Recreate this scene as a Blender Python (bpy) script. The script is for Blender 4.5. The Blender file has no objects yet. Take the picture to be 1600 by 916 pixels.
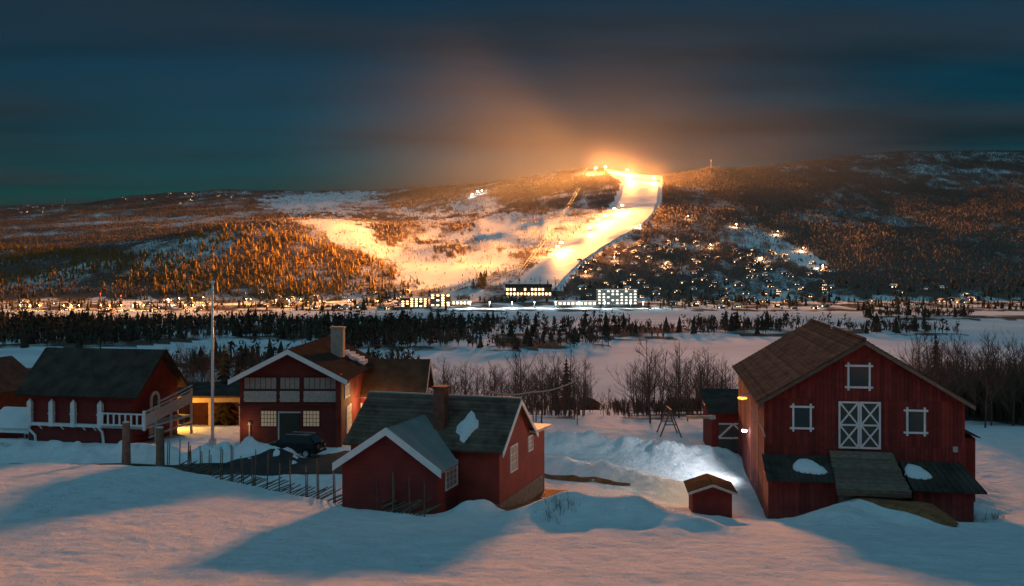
import bpy, math, random
import numpy as np
from mathutils import Vector

R = math.radians
rnd = random.Random(7)
S = bpy.context.scene
C = S.collection

# ------------------------------------------------------------------ camera
FPX, HX, HY, CAMZ = 1560.0, 800.0, 414.0, 60.0       # focal length and principal point in photo pixels (1600 wide)
cd = bpy.data.cameras.new('camera')
cam = bpy.data.objects.new('camera', cd)
C.objects.link(cam)
cam.location = (0, 0, CAMZ)
cam.rotation_euler = (R(90), 0, 0)
cd.sensor_width = 36.0
cd.lens = 36.0 * FPX / 1600.0
cd.shift_y = -(458.0 - HY) / 1600.0
cd.clip_start = 0.5
cd.clip_end = 30000.0
S.camera = cam

# ------------------------------------------------------------------ world: dusk sky, sun just under the horizon behind the camera
W = bpy.data.worlds.new('World')
S.world = W
W.use_nodes = True
nt = W.node_tree
nt.nodes.clear()
def N(tree, typ, **kw):
    n = tree.nodes.new(typ)
    for k, v in kw.items():
        if k == 'inputs':
            for i, val in v.items():
                n.inputs[i].default_value = val
        else:
            setattr(n, k, v)
    return n
def LK(tree, a, b):
    tree.links.new(a, b)
SUN_EL, SUN_AZ = 3.0, 205.0          # moon-like glow low behind the camera (azimuth clockwise from +Y)
sky = N(nt, 'ShaderNodeTexSky', sky_type='NISHITA', sun_disc=False, sun_elevation=R(SUN_EL), sun_rotation=R(SUN_AZ), altitude=800.0, air_density=1.0, dust_density=0.3, ozone_density=4.0)
tint = N(nt, 'ShaderNodeMix', data_type='RGBA', blend_type='MULTIPLY')
tint.inputs['Factor'].default_value = 1.0
tint.inputs['B'].default_value = (0.03, 0.76, 0.72, 1)
LK(nt, sky.outputs['Color'], tint.inputs['A'])
# cloud deck: streaks on a plane overhead
geo = N(nt, 'ShaderNodeTexCoord')
sep = N(nt, 'ShaderNodeSeparateXYZ')
LK(nt, geo.outputs['Generated'], sep.inputs[0])
zc = N(nt, 'ShaderNodeMath', operation='MAXIMUM'); zc.inputs[1].default_value = 0.0
LK(nt, sep.outputs['Z'], zc.inputs[0])
za = N(nt, 'ShaderNodeMath', operation='ADD'); za.inputs[1].default_value = 0.06
LK(nt, zc.outputs[0], za.inputs[0])
dx = N(nt, 'ShaderNodeMath', operation='DIVIDE'); LK(nt, sep.outputs['X'], dx.inputs[0]); LK(nt, za.outputs[0], dx.inputs[1])
dy = N(nt, 'ShaderNodeMath', operation='DIVIDE'); LK(nt, sep.outputs['Y'], dy.inputs[0]); LK(nt, za.outputs[0], dy.inputs[1])
cmb = N(nt, 'ShaderNodeCombineXYZ'); LK(nt, dx.outputs[0], cmb.inputs[0]); LK(nt, dy.outputs[0], cmb.inputs[1])
mp = N(nt, 'ShaderNodeMapping'); mp.inputs['Scale'].default_value = (0.22, 0.55, 1.0); mp.inputs['Rotation'].default_value = (0, 0, R(6))
mp.inputs['Location'].default_value = (1.3, 0.4, 0)
LK(nt, cmb.outputs[0], mp.inputs[0])
cn = N(nt, 'ShaderNodeTexNoise'); cn.inputs['Scale'].default_value = 1.0; cn.inputs['Detail'].default_value = 6.0; cn.inputs['Roughness'].default_value = 0.5
LK(nt, mp.outputs[0], cn.inputs['Vector'])
cr = N(nt, 'ShaderNodeMapRange', interpolation_type='SMOOTHSTEP'); cr.inputs['From Min'].default_value = 0.36; cr.inputs['From Max'].default_value = 0.66
cr.inputs['To Max'].default_value = 0.9
LK(nt, cn.outputs['Fac'], cr.inputs['Value'])
cl = N(nt, 'ShaderNodeMix', data_type='RGBA')
CLOUD = cl
cn2 = N(nt, 'ShaderNodeTexNoise'); cn2.inputs['Scale'].default_value = 2.1; cn2.inputs['Detail'].default_value = 5.0
LK(nt, mp.outputs[0], cn2.inputs['Vector'])
cr2 = N(nt, 'ShaderNodeMapRange'); cr2.inputs['From Min'].default_value = 0.38; cr2.inputs['From Max'].default_value = 0.62; LK(nt, cn2.outputs['Fac'], cr2.inputs['Value'])
cc = N(nt, 'ShaderNodeMix', data_type='RGBA'); cc.inputs['A'].default_value = (0.06, 0.28, 0.38, 1); cc.inputs['B'].default_value = (0.40, 0.58, 0.74, 1)
LK(nt, cr2.outputs[0], cc.inputs['Factor']); LK(nt, cc.outputs['Result'], cl.inputs['B'])
LK(nt, cr.outputs[0], cl.inputs['Factor']); LK(nt, tint.outputs['Result'], cl.inputs['A'])
bg = N(nt, 'ShaderNodeBackground'); bg.inputs['Strength'].default_value = 0.05
wo = N(nt, 'ShaderNodeOutputWorld')
LK(nt, cl.outputs['Result'], bg.inputs['Color']); LK(nt, bg.outputs[0], wo.inputs['Surface'])

# ------------------------------------------------------------------ the one sun: last twilight from behind the camera, very soft
DUSK_EL = 62.0
sd = bpy.data.lights.new('dusk_glow', 'SUN')
sd.energy = 0.72; sd.angle = R(70); sd.color = (0.30, 0.75, 1.0)
so = bpy.data.objects.new('dusk_glow', sd); C.objects.link(so)
so.rotation_euler = Vector((math.sin(R(SUN_AZ)) * math.cos(R(DUSK_EL)), math.cos(R(SUN_AZ)) * math.cos(R(DUSK_EL)), math.sin(R(DUSK_EL)))).to_track_quat('Z', 'Y').to_euler()

S.view_settings.view_transform = 'Standard'
S.view_settings.look = 'None'
S.view_settings.exposure = 0.0
S.view_settings.gamma = 1.0
S.view_settings.use_curve_mapping = False
S.render.engine = 'CYCLES'
S.cycles.use_denoising = True
S.cycles.max_bounces = 4
S.cycles.diffuse_bounces = 2
S.cycles.glossy_bounces = 2
S.cycles.transparent_max_bounces = 4
S.cycles.volume_bounces = 0
S.cycles.sample_clamp_indirect = 4.0
S.cycles.caustics_reflective = False
S.cycles.caustics_refractive = False

# ------------------------------------------------------------------ materials
MATS = {}
def mat(name, col, rough=0.8, noise=0.0, nscale=5.0, bump=0.0, bscale=20.0, col2=None, wave=None, spec=0.3, metal=0.0, emit=None, estr=0.0):
    m = bpy.data.materials.new(name); m.use_nodes = True
    t = m.node_tree; b = t.nodes['Principled BSDF']
    b.inputs['Base Color'].default_value = (*col, 1)
    b.inputs['Roughness'].default_value = rough
    b.inputs['Specular IOR Level'].default_value = spec
    b.inputs['Metallic'].default_value = metal
    tc = N(t, 'ShaderNodeTexCoord')
    vec = tc.outputs['Object']
    if noise > 0:
        n = N(t, 'ShaderNodeTexNoise'); n.inputs['Scale'].default_value = nscale; n.inputs['Detail'].default_value = 5; n.inputs['Roughness'].default_value = 0.6
        LK(t, vec, n.inputs['Vector'])
        r = N(t, 'ShaderNodeMapRange'); r.inputs['From Min'].default_value = 0.35; r.inputs['From Max'].default_value = 0.68
        LK(t, n.outputs['Fac'], r.inputs['Value'])
        mx = N(t, 'ShaderNodeMix', data_type='RGBA')
        c2 = col2 if col2 else tuple(c * (1 - noise) for c in col)
        mx.inputs['A'].default_value = (*col, 1); mx.inputs['B'].default_value = (*c2, 1)
        LK(t, r.outputs[0], mx.inputs['Factor']); LK(t, mx.outputs['Result'], b.inputs['Base Color'])
    if bump > 0 or wave:
        hgt = None
        if bump > 0:
            n2 = N(t, 'ShaderNodeTexNoise'); n2.inputs['Scale'].default_value = bscale; n2.inputs['Detail'].default_value = 6
            LK(t, vec, n2.inputs['Vector']); hgt = n2.outputs['Fac']
        bp = N(t, 'ShaderNodeBump'); bp.inputs['Strength'].default_value = 1.0; bp.inputs['Distance'].default_value = bump if bump > 0 else 0.02
        if wave:
            axis, sc, dist = wave
            w = N(t, 'ShaderNodeTexWave', wave_type='BANDS', bands_direction=axis, wave_profile='SAW'); w.inputs['Scale'].default_value = sc
            LK(t, vec, w.inputs['Vector'])
            bp2 = N(t, 'ShaderNodeBump'); bp2.inputs['Distance'].default_value = dist
            LK(t, w.outputs['Fac'], bp2.inputs['Height'])
            LK(t, bp2.outputs[0], b.inputs['Normal'])
            if hgt is not None:
                LK(t, bp2.outputs[0], bp.inputs['Normal'])
        if hgt is not None:
            LK(t, hgt, bp.inputs['Height']); LK(t, bp.outputs[0], b.inputs['Normal'])
    if emit:
        b.inputs['Emission Color'].default_value = (*emit, 1); b.inputs['Emission Strength'].default_value = estr
        m.cycles.emission_sampling = 'NONE'
    MATS[name] = m
    return m

SNOW = mat('snow', (0.80, 0.81, 0.83), 0.9, 0.10, 0.35, 0.10, 2.2, spec=0.0)
def snow_relief(m):
    t = m.node_tree; b = t.nodes['Principled BSDF']; tc = N(t, 'ShaderNodeTexCoord'); prev = None
    for sc, dist, st, det in ((0.9, .22, (1, 1.6, 1), 4), (5.0, .12, (1.0, .45, 1), 6), (22.0, .035, (1, .7, 1), 4)):
        mp_ = N(t, 'ShaderNodeMapping'); mp_.inputs['Scale'].default_value = st; mp_.inputs['Rotation'].default_value = (0, 0, .5); LK(t, tc.outputs['Object'], mp_.inputs[0])
        n = N(t, 'ShaderNodeTexNoise'); n.inputs['Scale'].default_value = sc; n.inputs['Detail'].default_value = det; n.inputs['Roughness'].default_value = .62; LK(t, mp_.outputs[0], n.inputs['Vector'])
        bp = N(t, 'ShaderNodeBump'); bp.inputs['Distance'].default_value = dist; LK(t, n.outputs['Fac'], bp.inputs['Height'])
        if prev: LK(t, prev.outputs[0], bp.inputs['Normal'])
        prev = bp
    LK(t, prev.outputs[0], b.inputs['Normal'])
FIELD = mat('field_snow', (0.80, 0.81, 0.83), 0.9, 0.14, 0.9, 0.22, 4.5, spec=0.0)
def add_scrub(m):
    t = m.node_tree; b = t.nodes['Principled BSDF']; src = b.inputs['Base Color'].links[0].from_socket
    a = N(t, 'ShaderNodeAttribute', attribute_name='scrub'); n = N(t, 'ShaderNodeTexNoise'); n.inputs['Scale'].default_value = .12; n.inputs['Detail'].default_value = 8; n.inputs['Roughness'].default_value = .75
    tc = N(t, 'ShaderNodeTexCoord'); LK(t, tc.outputs['Object'], n.inputs['Vector'])
    ad = N(t, 'ShaderNodeMath', operation='ADD'); LK(t, a.outputs['Fac'], ad.inputs[0]); LK(t, n.outputs['Fac'], ad.inputs[1])
    mr = N(t, 'ShaderNodeMapRange'); mr.inputs['From Min'].default_value = .85; mr.inputs['From Max'].default_value = 1.2; LK(t, ad.outputs[0], mr.inputs['Value'])
    mx = N(t, 'ShaderNodeMix', data_type='RGBA'); mx.inputs['B'].default_value = (.135, .098, .08, 1); LK(t, mr.outputs[0], mx.inputs['Factor']); LK(t, src, mx.inputs['A']); LK(t, mx.outputs['Result'], b.inputs['Base Color'])
snow_relief(FIELD); snow_relief(SNOW); add_scrub(FIELD)
LAKES = mat('lake_snow', (0.78, 0.79, 0.82), 0.9, 0.22, 0.012, 0.5, 0.05, spec=0.0)
PISTE = mat('piste_snow', (0.86, 0.86, 0.86), 0.7, 0.10, 0.03, 0.8, 0.03)
DIRTYSNOW = mat('dirty_snow', (0.55, 0.55, 0.56), 0.85, 0.55, 0.9, 0.25, 1.6)
ROADM = mat('road_surface', (0.055, 0.050, 0.047), 0.85, 0.5, 0.6, 0.03, 6)
EARTH = mat('bare_earth', (0.30, 0.125, 0.055), 0.95, 0.5, 2.0, 0.20, 3)
RED = mat('red_boards', (0.24, 0.035, 0.028), 0.8, 0.35, 1.6, 0.006, 30)
REDH = mat('red_siding', (0.23, 0.034, 0.028), 0.8, 0.30, 1.2, 0.0, 30, wave=('Z', 1.1, 0.02))
REDW = mat('red_siding_warm', (0.26, 0.045, 0.030), 0.8, 0.30, 1.2, 0.0, 30, wave=('Z', 1.1, 0.02))
DARKRED = mat('dark_stained_wood', (0.085, 0.030, 0.022), 0.8, 0.3, 1.5, 0.0, 30, wave=('Z', 1.2, 0.02))
WHITE = mat('white_paint', (0.78, 0.78, 0.77), 0.6, 0.12, 3.0)
GREYW = mat('grey_white_paint', (0.48, 0.47, 0.45), 0.7, 0.2, 3.0)
WOOD = mat('weathered_wood', (0.21, 0.145, 0.105), 0.85, 0.4, 3.0, 0.01, 15)
WOODL = mat('pale_wood', (0.42, 0.33, 0.24), 0.8, 0.3, 3.0)
SLATE = mat('slate_roof', (0.165, 0.115, 0.088), 0.95, 0.55, 1.3, 0.03, 6, spec=0.0)
DARKROOF = mat('dark_roof', (0.080, 0.064, 0.055), 0.95, 0.5, 0.8, 0.03, 5, spec=0.0)
BROWNROOF = mat('brown_roof', (0.085, 0.052, 0.036), 0.95, 0.4, 1.0, 0.03, 5, spec=0.0)
METALROOF = mat('metal_sheet_roof', (0.24, 0.27, 0.26), 0.6, 0.25, 0.8, spec=0.5)
BRICK = mat('chimney_brick', (0.20, 0.09, 0.06), 0.9, 0.45, 4.0, 0.02, 12)
CONCRETE = mat('chimney_render', (0.36, 0.33, 0.28), 0.9, 0.3, 2.0, 0.01, 10)
STONE = mat('foundation_stone', (0.22, 0.19, 0.16), 0.9, 0.5, 2.5, 0.05, 4)
GLASS = mat('window_glass', (0.035, 0.045, 0.045), 0.12, spec=0.6)
CURTAIN = mat('window_curtain', (0.34, 0.32, 0.28), 0.6, 0.3, 6.0, spec=0.5)
LACE = mat('lace_panel', (0.50, 0.48, 0.43), 0.8, 0.45, 9.0)
LITWIN = mat('lit_curtain', (0.6, 0.5, 0.36), 0.7, 0.3, 5.0, emit=(1.0, 0.72, 0.42), estr=0.10)
HOTWIN = mat('lit_window', (0.5, 0.4, 0.3), 0.6, emit=(1.0, 0.60, 0.28), estr=6)
COOLWIN = mat('lit_window_cool', (0.5, 0.5, 0.5), 0.6, emit=(1.0, 0.88, 0.75), estr=1.6)
BULBO = mat('sodium_bulb', (0.9, 0.6, 0.3), 0.5, emit=(1.0, 0.56, 0.20), estr=60)
SODIUM = mat('sodium_glow', (0.9, 0.5, 0.2), 0.5, emit=(1.0, 0.33, 0.035), estr=3.0)
BULBW = mat('white_bulb', (0.9, 0.9, 0.9), 0.5, emit=(0.86, 0.95, 1.0), estr=40)
BULBR = mat('red_bulb', (0.9, 0.1, 0.1), 0.5, emit=(1.0, 0.03, 0.03), estr=8)
STEEL = mat('galvanised_steel', (0.42, 0.43, 0.44), 0.5, 0.2, 4.0, metal=0.3)
POLEW = mat('flagpole_paint', (0.62, 0.62, 0.62), 0.45)
CARP = mat('car_paint', (0.012, 0.011, 0.012), 0.3, spec=0.5)
RUBBER = mat('tyre_rubber', (0.02, 0.02, 0.02), 0.9)
REDLENS = mat('red_lens', (0.25, 0.02, 0.02), 0.25, spec=0.6)
BARK = mat('birch_bark', (0.10, 0.075, 0.06), 0.9, 0.5, 3.0)
TWIG = mat('birch_twigs', (0.135, 0.082, 0.058), 0.95, 0.3, 2.0)
NEEDLE = mat('spruce_needles', (0.055, 0.046, 0.028), 0.95, 0.5, 0.7)
NEEDLE_LIT = mat('hill_spruce_lit_tint', (0.24, 0.14, 0.036), 0.95, 0.45, 0.06)  # spruce needles with the yellow floodlight put into the base colour
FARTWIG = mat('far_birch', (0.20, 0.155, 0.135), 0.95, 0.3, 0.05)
DRYGRASS = mat('dry_grass', (0.16, 0.10, 0.055), 0.95, 0.4, 3.0)
FARWALL = [mat('village_wall_brown', (0.12, 0.07, 0.045), 0.9), mat('village_wall_red', (0.2, 0.05, 0.035), 0.9), mat('village_wall_pale', (0.22, 0.19, 0.16), 0.9)]

def vary(m, lo=.7, hi=1.2):
    # each board its own age: value shifts from piece to piece
    t = m.node_tree; b = t.nodes['Principled BSDF']; src = b.inputs['Base Color'].links[0].from_socket
    oi = N(t, 'ShaderNodeObjectInfo'); r = N(t, 'ShaderNodeMapRange'); r.inputs['To Min'].default_value = lo; r.inputs['To Max'].default_value = hi
    LK(t, oi.outputs['Random'], r.inputs['Value']); hs = N(t, 'ShaderNodeHueSaturation'); LK(t, r.outputs[0], hs.inputs['Value']); LK(t, src, hs.inputs['Color']); LK(t, hs.outputs[0], b.inputs['Base Color'])
for m_ in (RED, WOOD, SLATE): vary(m_)
# ------------------------------------------------------------------ helpers
def tag(o, label=None, cat=None, group=None, kind=None):
    if label: o['label'] = label
    if cat: o['category'] = cat
    if group: o['group'] = group
    if kind: o['kind'] = kind
    return o
class MB:
    def __init__(s): s.v = []; s.f = []; s.m = []
    def add(s, vs, fs, mi=0):
        o = len(s.v); s.v += [tuple(v) for v in vs]
        s.f += [tuple(i + o for i in f) for f in fs]; s.m += [mi] * len(fs); return s
    def box(s, x0, x1, y0, y1, z0, z1, mi=0):
        return s.add([(x0, y0, z0), (x1, y0, z0), (x1, y1, z0), (x0, y1, z0), (x0, y0, z1), (x1, y0, z1), (x1, y1, z1), (x0, y1, z1)],
                     [(0, 3, 2, 1), (4, 5, 6, 7), (0, 1, 5, 4), (1, 2, 6, 5), (2, 3, 7, 6), (3, 0, 4, 7)], mi)
    def bar(s, a, b, w, h=None, mi=0, up=(0, 0, 1)):
        a = Vector(a); b = Vector(b); d = (b - a).normalized(); u = Vector(up)
        if abs(d.dot(u)) > 0.98: u = Vector((0, 1, 0))
        x = d.cross(u).normalized(); u = x.cross(d).normalized(); h = w if h is None else h
        c = [x * (w / 2) * i + u * (h / 2) * j for i, j in ((-1, -1), (1, -1), (1, 1), (-1, 1))]
        return s.add([a + k for k in c] + [b + k for k in c], [(3, 2, 1, 0), (4, 5, 6, 7), (0, 1, 5, 4), (1, 2, 6, 5), (2, 3, 7, 6), (3, 0, 4, 7)], mi)
    def tube(s, pts, rad, n=6, mi=0, cap=True):
        rs = rad if isinstance(rad, (list, tuple)) else [rad] * len(pts)
        vs = []; pts = [Vector(p) for p in pts]
        for i, p in enumerate(pts):
            d = (pts[min(i + 1, len(pts) - 1)] - pts[max(i - 1, 0)]).normalized()
            u = Vector((0, 0, 1)) if abs(d.z) < 0.9 else Vector((1, 0, 0))
            x = d.cross(u).normalized(); y = d.cross(x)
            for k in range(n):
                a = 2 * math.pi * k / n; vs.append(p + (x * math.cos(a) + y * math.sin(a)) * rs[i])
        fs = [(i * n + k, i * n + (k + 1) % n, (i + 1) * n + (k + 1) % n, (i + 1) * n + k) for i in range(len(pts) - 1) for k in range(n)]
        if cap:
            fs.append(tuple(range(n - 1, -1, -1))); fs.append(tuple((len(pts) - 1) * n + k for k in range(n)))
        return s.add(vs, fs, mi)
    def slab(s, quad, th, mi=0):
        q = [Vector(p) for p in quad]; n = (q[1] - q[0]).cross(q[-1] - q[0]).normalized() * th
        k = len(q); vs = q + [p + n for p in q]
        return s.add(vs, [tuple(range(k - 1, -1, -1)), tuple(range(k, 2 * k))] + [(i, (i + 1) % k, (i + 1) % k + k, i + k) for i in range(k)], mi)
    def build(s, name, mats, parent=None, smooth=False, loc=None):
        me = bpy.data.meshes.new(name); me.from_pydata(s.v, [], s.f)
        for m in (mats if isinstance(mats, (list, tuple)) else [mats]): me.materials.append(m)
        me.polygons.foreach_set('material_index', s.m)
        if smooth: me.polygons.foreach_set('use_smooth', [True] * len(s.f))
        me.update()
        o = bpy.data.objects.new(name, me); C.objects.link(o)
        if parent: o.parent = parent
        if loc is not None: o.location = loc
        return o
def npmesh(name, v, f, mats, smooth=False, mi=None):
    me = bpy.data.meshes.new(name); v = np.asarray(v, np.float32); f = np.asarray(f, np.int32); k = f.shape[1]
    me.vertices.add(len(v)); me.vertices.foreach_set('co', v.ravel())
    me.loops.add(f.size); me.loops.foreach_set('vertex_index', f.ravel())
    me.polygons.add(len(f)); me.polygons.foreach_set('loop_start', np.arange(0, f.size, k, dtype=np.int32))
    for m in (mats if isinstance(mats, (list, tuple)) else [mats]): me.materials.append(m)
    if mi is not None: me.polygons.foreach_set('material_index', np.asarray(mi, np.int32))
    me.polygons.foreach_set('use_smooth', np.full(len(f), smooth))
    me.update(calc_edges=True); me.validate()
    o = bpy.data.objects.new(name, me); C.objects.link(o); return o
def empty(name, loc, yaw=0.0):
    o = bpy.data.objects.new(name, None); C.objects.link(o); o.location = loc; o.rotation_euler = (0, 0, -R(yaw)); o.empty_display_size = 0.5
    return o
def P(px, py, Y): return Vector(((px - HX) / FPX * Y, Y, CAMZ - (py - HY) / FPX * Y))
def proj(x, y, z): return HX + FPX * x / y, HY - FPX * (z - CAMZ) / y
def local(o, px, py, axis, c):
    """pixel -> local coords on the plane local[axis] = c of an Empty's frame"""
    a = o.rotation_euler.z; ca, sa = math.cos(-a), math.sin(-a)
    q = Vector((0, 0, CAMZ)) - Vector(o.location); d = Vector(((px - HX) / FPX, 1, -(py - HY) / FPX))
    rot = lambda v: Vector((v.x * ca - v.y * sa, v.x * sa + v.y * ca, v.z))
    q = rot(q); d = rot(d); t = (c - q[axis]) / d[axis]
    return q + d * t

# ------------------------------------------------------------------ noise and terrain height
def vnoise(x, y, seed=0):
    xi = np.floor(x).astype(np.int64); yi = np.floor(y).astype(np.int64); fx = x - xi; fy = y - yi
    fx = fx * fx * (3 - 2 * fx); fy = fy * fy * (3 - 2 * fy)
    def h(i, j):
        n = (i * 374761393 + j * 668265263 + seed * 974634777) & 0xffffffff
        n = ((n ^ (n >> 13)) * 1274126177) & 0xffffffff
        return ((n ^ (n >> 16)) & 0xffff) / 65535.0
    return (h(xi, yi) * (1 - fx) + h(xi + 1, yi) * fx) * (1 - fy) + (h(xi, yi + 1) * (1 - fx) + h(xi + 1, yi + 1) * fx) * fy - 0.5
def fbm(x, y, o=4, seed=0):
    s = 0; a = 1.0
    for i in range(o): s = s + a * vnoise(x * 2 ** i, y * 2 ** i, seed + i); a *= 0.5
    return s
def sstep(a, b, x):
    t = np.clip((x - a) / (b - a), 0, 1); return t * t * (3 - 2 * t)
ZB = np.array([(-4000, 420), (-800, 130), (-100, 66), (-20, 58.5), (0, 56.3), (15, 52.9), (32, 49.8), (45, 47.9), (53, 46.7), (60, 45.6), (72, 45.2), (95, 44.6), (120, 41.2), (170, 34.5), (300, 17), (420, 2), (450, -0.8), (1230, -0.8), (1290, 0.8), (1400, 1.8), (1560, 4.5), (9e4, 4.5)])
EDGE = np.array([(-60, 69), (-28, 67.5), (-22.4, 66), (-15.4, 60.5), (-9.7, 56), (-4.7, 52.5), (-1, 50)])
RU = np.array([-300, 0, 130, 200, 350, 480, 600, 750, 850, 910, 960, 1000, 1040, 1080, 1110, 1140, 1180, 1300, 1420, 1600, 1900])
RYP = np.array([335, 326, 321, 309, 299, 301, 299, 289, 276, 266, 267, 273, 277, 272, 264, 266, 264, 250, 239, 239, 255])
RD = np.array([5000, 5000, 5000, 5000, 4900, 4700, 4300, 3500, 3100, 2950, 2870, 2850, 2850, 2860, 2880, 2920, 3050, 3300, 3500, 3700, 3800])
RUS = np.array([-300, 0, 350, 600, 850, 960, 1100, 1300, 1600, 1900]); RYS = np.array([335, 326, 301, 298, 276, 270, 272, 254, 240, 255])
def seg_ridge(x, y, pts, h, s):
    best = np.full(np.shape(x), 1e9)
    for (ax, ay), (bx, by) in zip(pts[:-1], pts[1:]):
        l2 = (bx - ax) ** 2 + (by - ay) ** 2
        t = np.clip(((x - ax) * (bx - ax) + (y - ay) * (by - ay)) / l2, 0, 1)
        best = np.minimum(best, (x - ax - t * (bx - ax)) ** 2 + (y - ay - t * (by - ay)) ** 2)
    return h * np.exp(-best / (2 * s * s))
def XY(px, Y): return ((px - HX) / FPX * Y, Y)
LAND = [(250, 880, 900, 150), (700, 790, 230, 110), (1045, 900, 400, 80), (880, 735, 60, 28), (1420, 850, 110, 14), (1560, 1120, 260, 60), (330, 560, 210, 40)]
def H(x, y):
    x = np.asarray(x, float); y = np.asarray(y, float)
    z = np.interp(y, ZB[:, 0], ZB[:, 1])
    # near snow field with a crest, dropping to the farm road
    ye = np.interp(x, EDGE[:, 0], EDGE[:, 1])
    zf = 46.55 + 3.0 * (ye - y) / (ye - 32.6)
    wl = 1 - sstep(-4.5, 1.5, x)
    inside = 1 - sstep(0.0, 2.2, y - ye)
    near = sstep(5, 25, y) * wl
    z = z + (np.maximum(zf, z) - z) * inside * near
    near_on = (y > 5) & (y < 140)
    # right side sits lower, round the barn
    z = z - 0.75 * sstep(6, 16, x) * sstep(40, 54, y) * (1 - sstep(85, 110, y))
    z = z + seg_ridge(x, y, [(1.6, 51.6), (3, 51.0)], .4, 1.2) + seg_ridge(x, y, [(3.4, 50.9), (5.8, 49.7)], .8, 1.4) + seg_ridge(x, y, [(6.4, 49.1), (8.6, 46.9)], .5, 1.1) + seg_ridge(x, y, [(1.2, 50.8), (4.5, 48.5), (7.5, 46.4)], .35, 2.0)                       # mound in front of the wire fence
    z = z - seg_ridge(x, y, [(2, 54.2), (6, 52.8), (9.8, 48.4)], 0.5, 1.2)
    z = z + seg_ridge(x, y, [(18.5, 56.6), (17.6, 54.5)], 0.8, 1.3) + seg_ridge(x, y, [(20.4, 57.3), (22.9, 55.4)], 1.2, .95) + seg_ridge(x, y, [(18.5, 54), (16, 51)], 0.3, 2.2)   # bank under the barn ramp
    lump = 1 + 0.75 * fbm(x * 0.9, y * 0.9, 4, 5)
    z = z + lump * seg_ridge(x, y, [XY(862, 82), XY(960, 81), XY(1060, 78), XY(1120, 80)], 1.25, 1.5)   # ploughed bank behind the drive
    z = z + lump * seg_ridge(x, y, [XY(850, 74), XY(930, 71), XY(1040, 66)], 0.75, 1.2)
    z = z - seg_ridge(x, y, [XY(850, 71), XY(920, 68.5), XY(1000, 66)], 0.35, 0.8)
    z = z + lump * seg_ridge(x, y, [XY(-80, 78), XY(60, 77.5), XY(180, 76.5), XY(250, 76.5)], 0.95, 1.3)   # bank by the road
    z = z + lump * seg_ridge(x, y, [XY(335, 75.8), XY(385, 75.4), XY(425, 75.2)], 1.35, 1.25)
    z = z + seg_ridge(x, y, [XY(735, 53.6), XY(752, 54.4)], 0.75, 0.75)                                  # drift against the cottage
    z = z + lump * seg_ridge(x, y, [(27.5, 62), (30, 70)], 0.7, 1.6)
    z = np.where(near_on, z + 0.12 * fbm(x * 0.35, y * 0.35, 4, 11) + 0.075 * fbm(x * 1.5, y * 1.0, 3, 21) + 0.03 * np.maximum(fbm(x * 3.1, y * 2.0, 2, 25), -.1), z)
    z = z + np.where((y > 95) & (y < 440), 1.6 * fbm(x / 40, y / 40, 3, 31) * sstep(95, 130, y), 0)
    # valley land and islands
    m = np.zeros(np.shape(z))
    for (pu, Yc, rx, ry) in LAND:
        cx = (pu - HX) / FPX * Yc
        d = ((x - cx) / (rx * 0.55)) ** 2 + ((y - Yc) / ry) ** 2 + 0.9 * fbm(x / 60, y / 60, 3, 41)
        m = np.maximum(m, 1 - sstep(0.6, 1.25, d))
    z = z + 2.2 * m * ((y > 440) & (y < 1300))
    # mountains
    yy = np.maximum(y, 1.0); u = np.clip(HX + FPX * x / yy, -300, 1900); u = np.where(y < 1200, 800, u)
    yr = np.interp(u, RU, RD); zr = CAMZ + (HY - np.interp(u, RU, RYP)) / FPX * yr
    t = (y - 1560) / (yr - 1560); tc = np.clip(t, 0, 1)
    zs_ = CAMZ + (HY - np.interp(u, RUS, RYS)) / FPX * yr; zr = zs_ + (zr - zs_) * sstep(.72, 1.0, tc)
    zm = zr * (tc * (1.12 - 0.12 * tc)) - np.maximum(y - yr, 0) * 0.06
    up_ = np.interp(y, [1600, 1894, 2115, 2248, 2660, 2850], [825, 890, 960, 995, 1003, 1003])
    zm = zm + sstep(0.02, 0.3, tc) * (1 - .88 * np.exp(-((u - up_) / 70) ** 2)) * (22 * fbm(x / 380, y / 380, 4, 51) * (1 - 0.8 * tc) + 5.5 * fbm(x / 75, y / 75, 3, 61) * (1 - .5 * tc))
    hx, hy = (425 - HX) / FPX * 2250, 2250
    zm = zm + 58 * np.exp(-((x - hx) / 300) ** 2 - ((y - hy) / 330) ** 2)
    z = np.where(y > 1560, np.maximum(z, 4.5 + zm), z)
    return z
def Hs(x, y): return float(H(np.array([x]), np.array([y]))[0])
_Ys = np.concatenate([np.arange(24, 130, 0.25), np.geomspace(130, 6500, 1600)])
def hit(px, py):
    x = (px - HX) / FPX * _Ys; zr = CAMZ - (py - HY) / FPX * _Ys; z = np.maximum(H(x, _Ys), np.where(_Ys > 430, 0.0, -99))
    i = np.argmax(z >= zr)
    if z[i] < zr[i]: i = len(_Ys) - 1
    return Vector((x[i], _Ys[i], z[i]))

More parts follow.
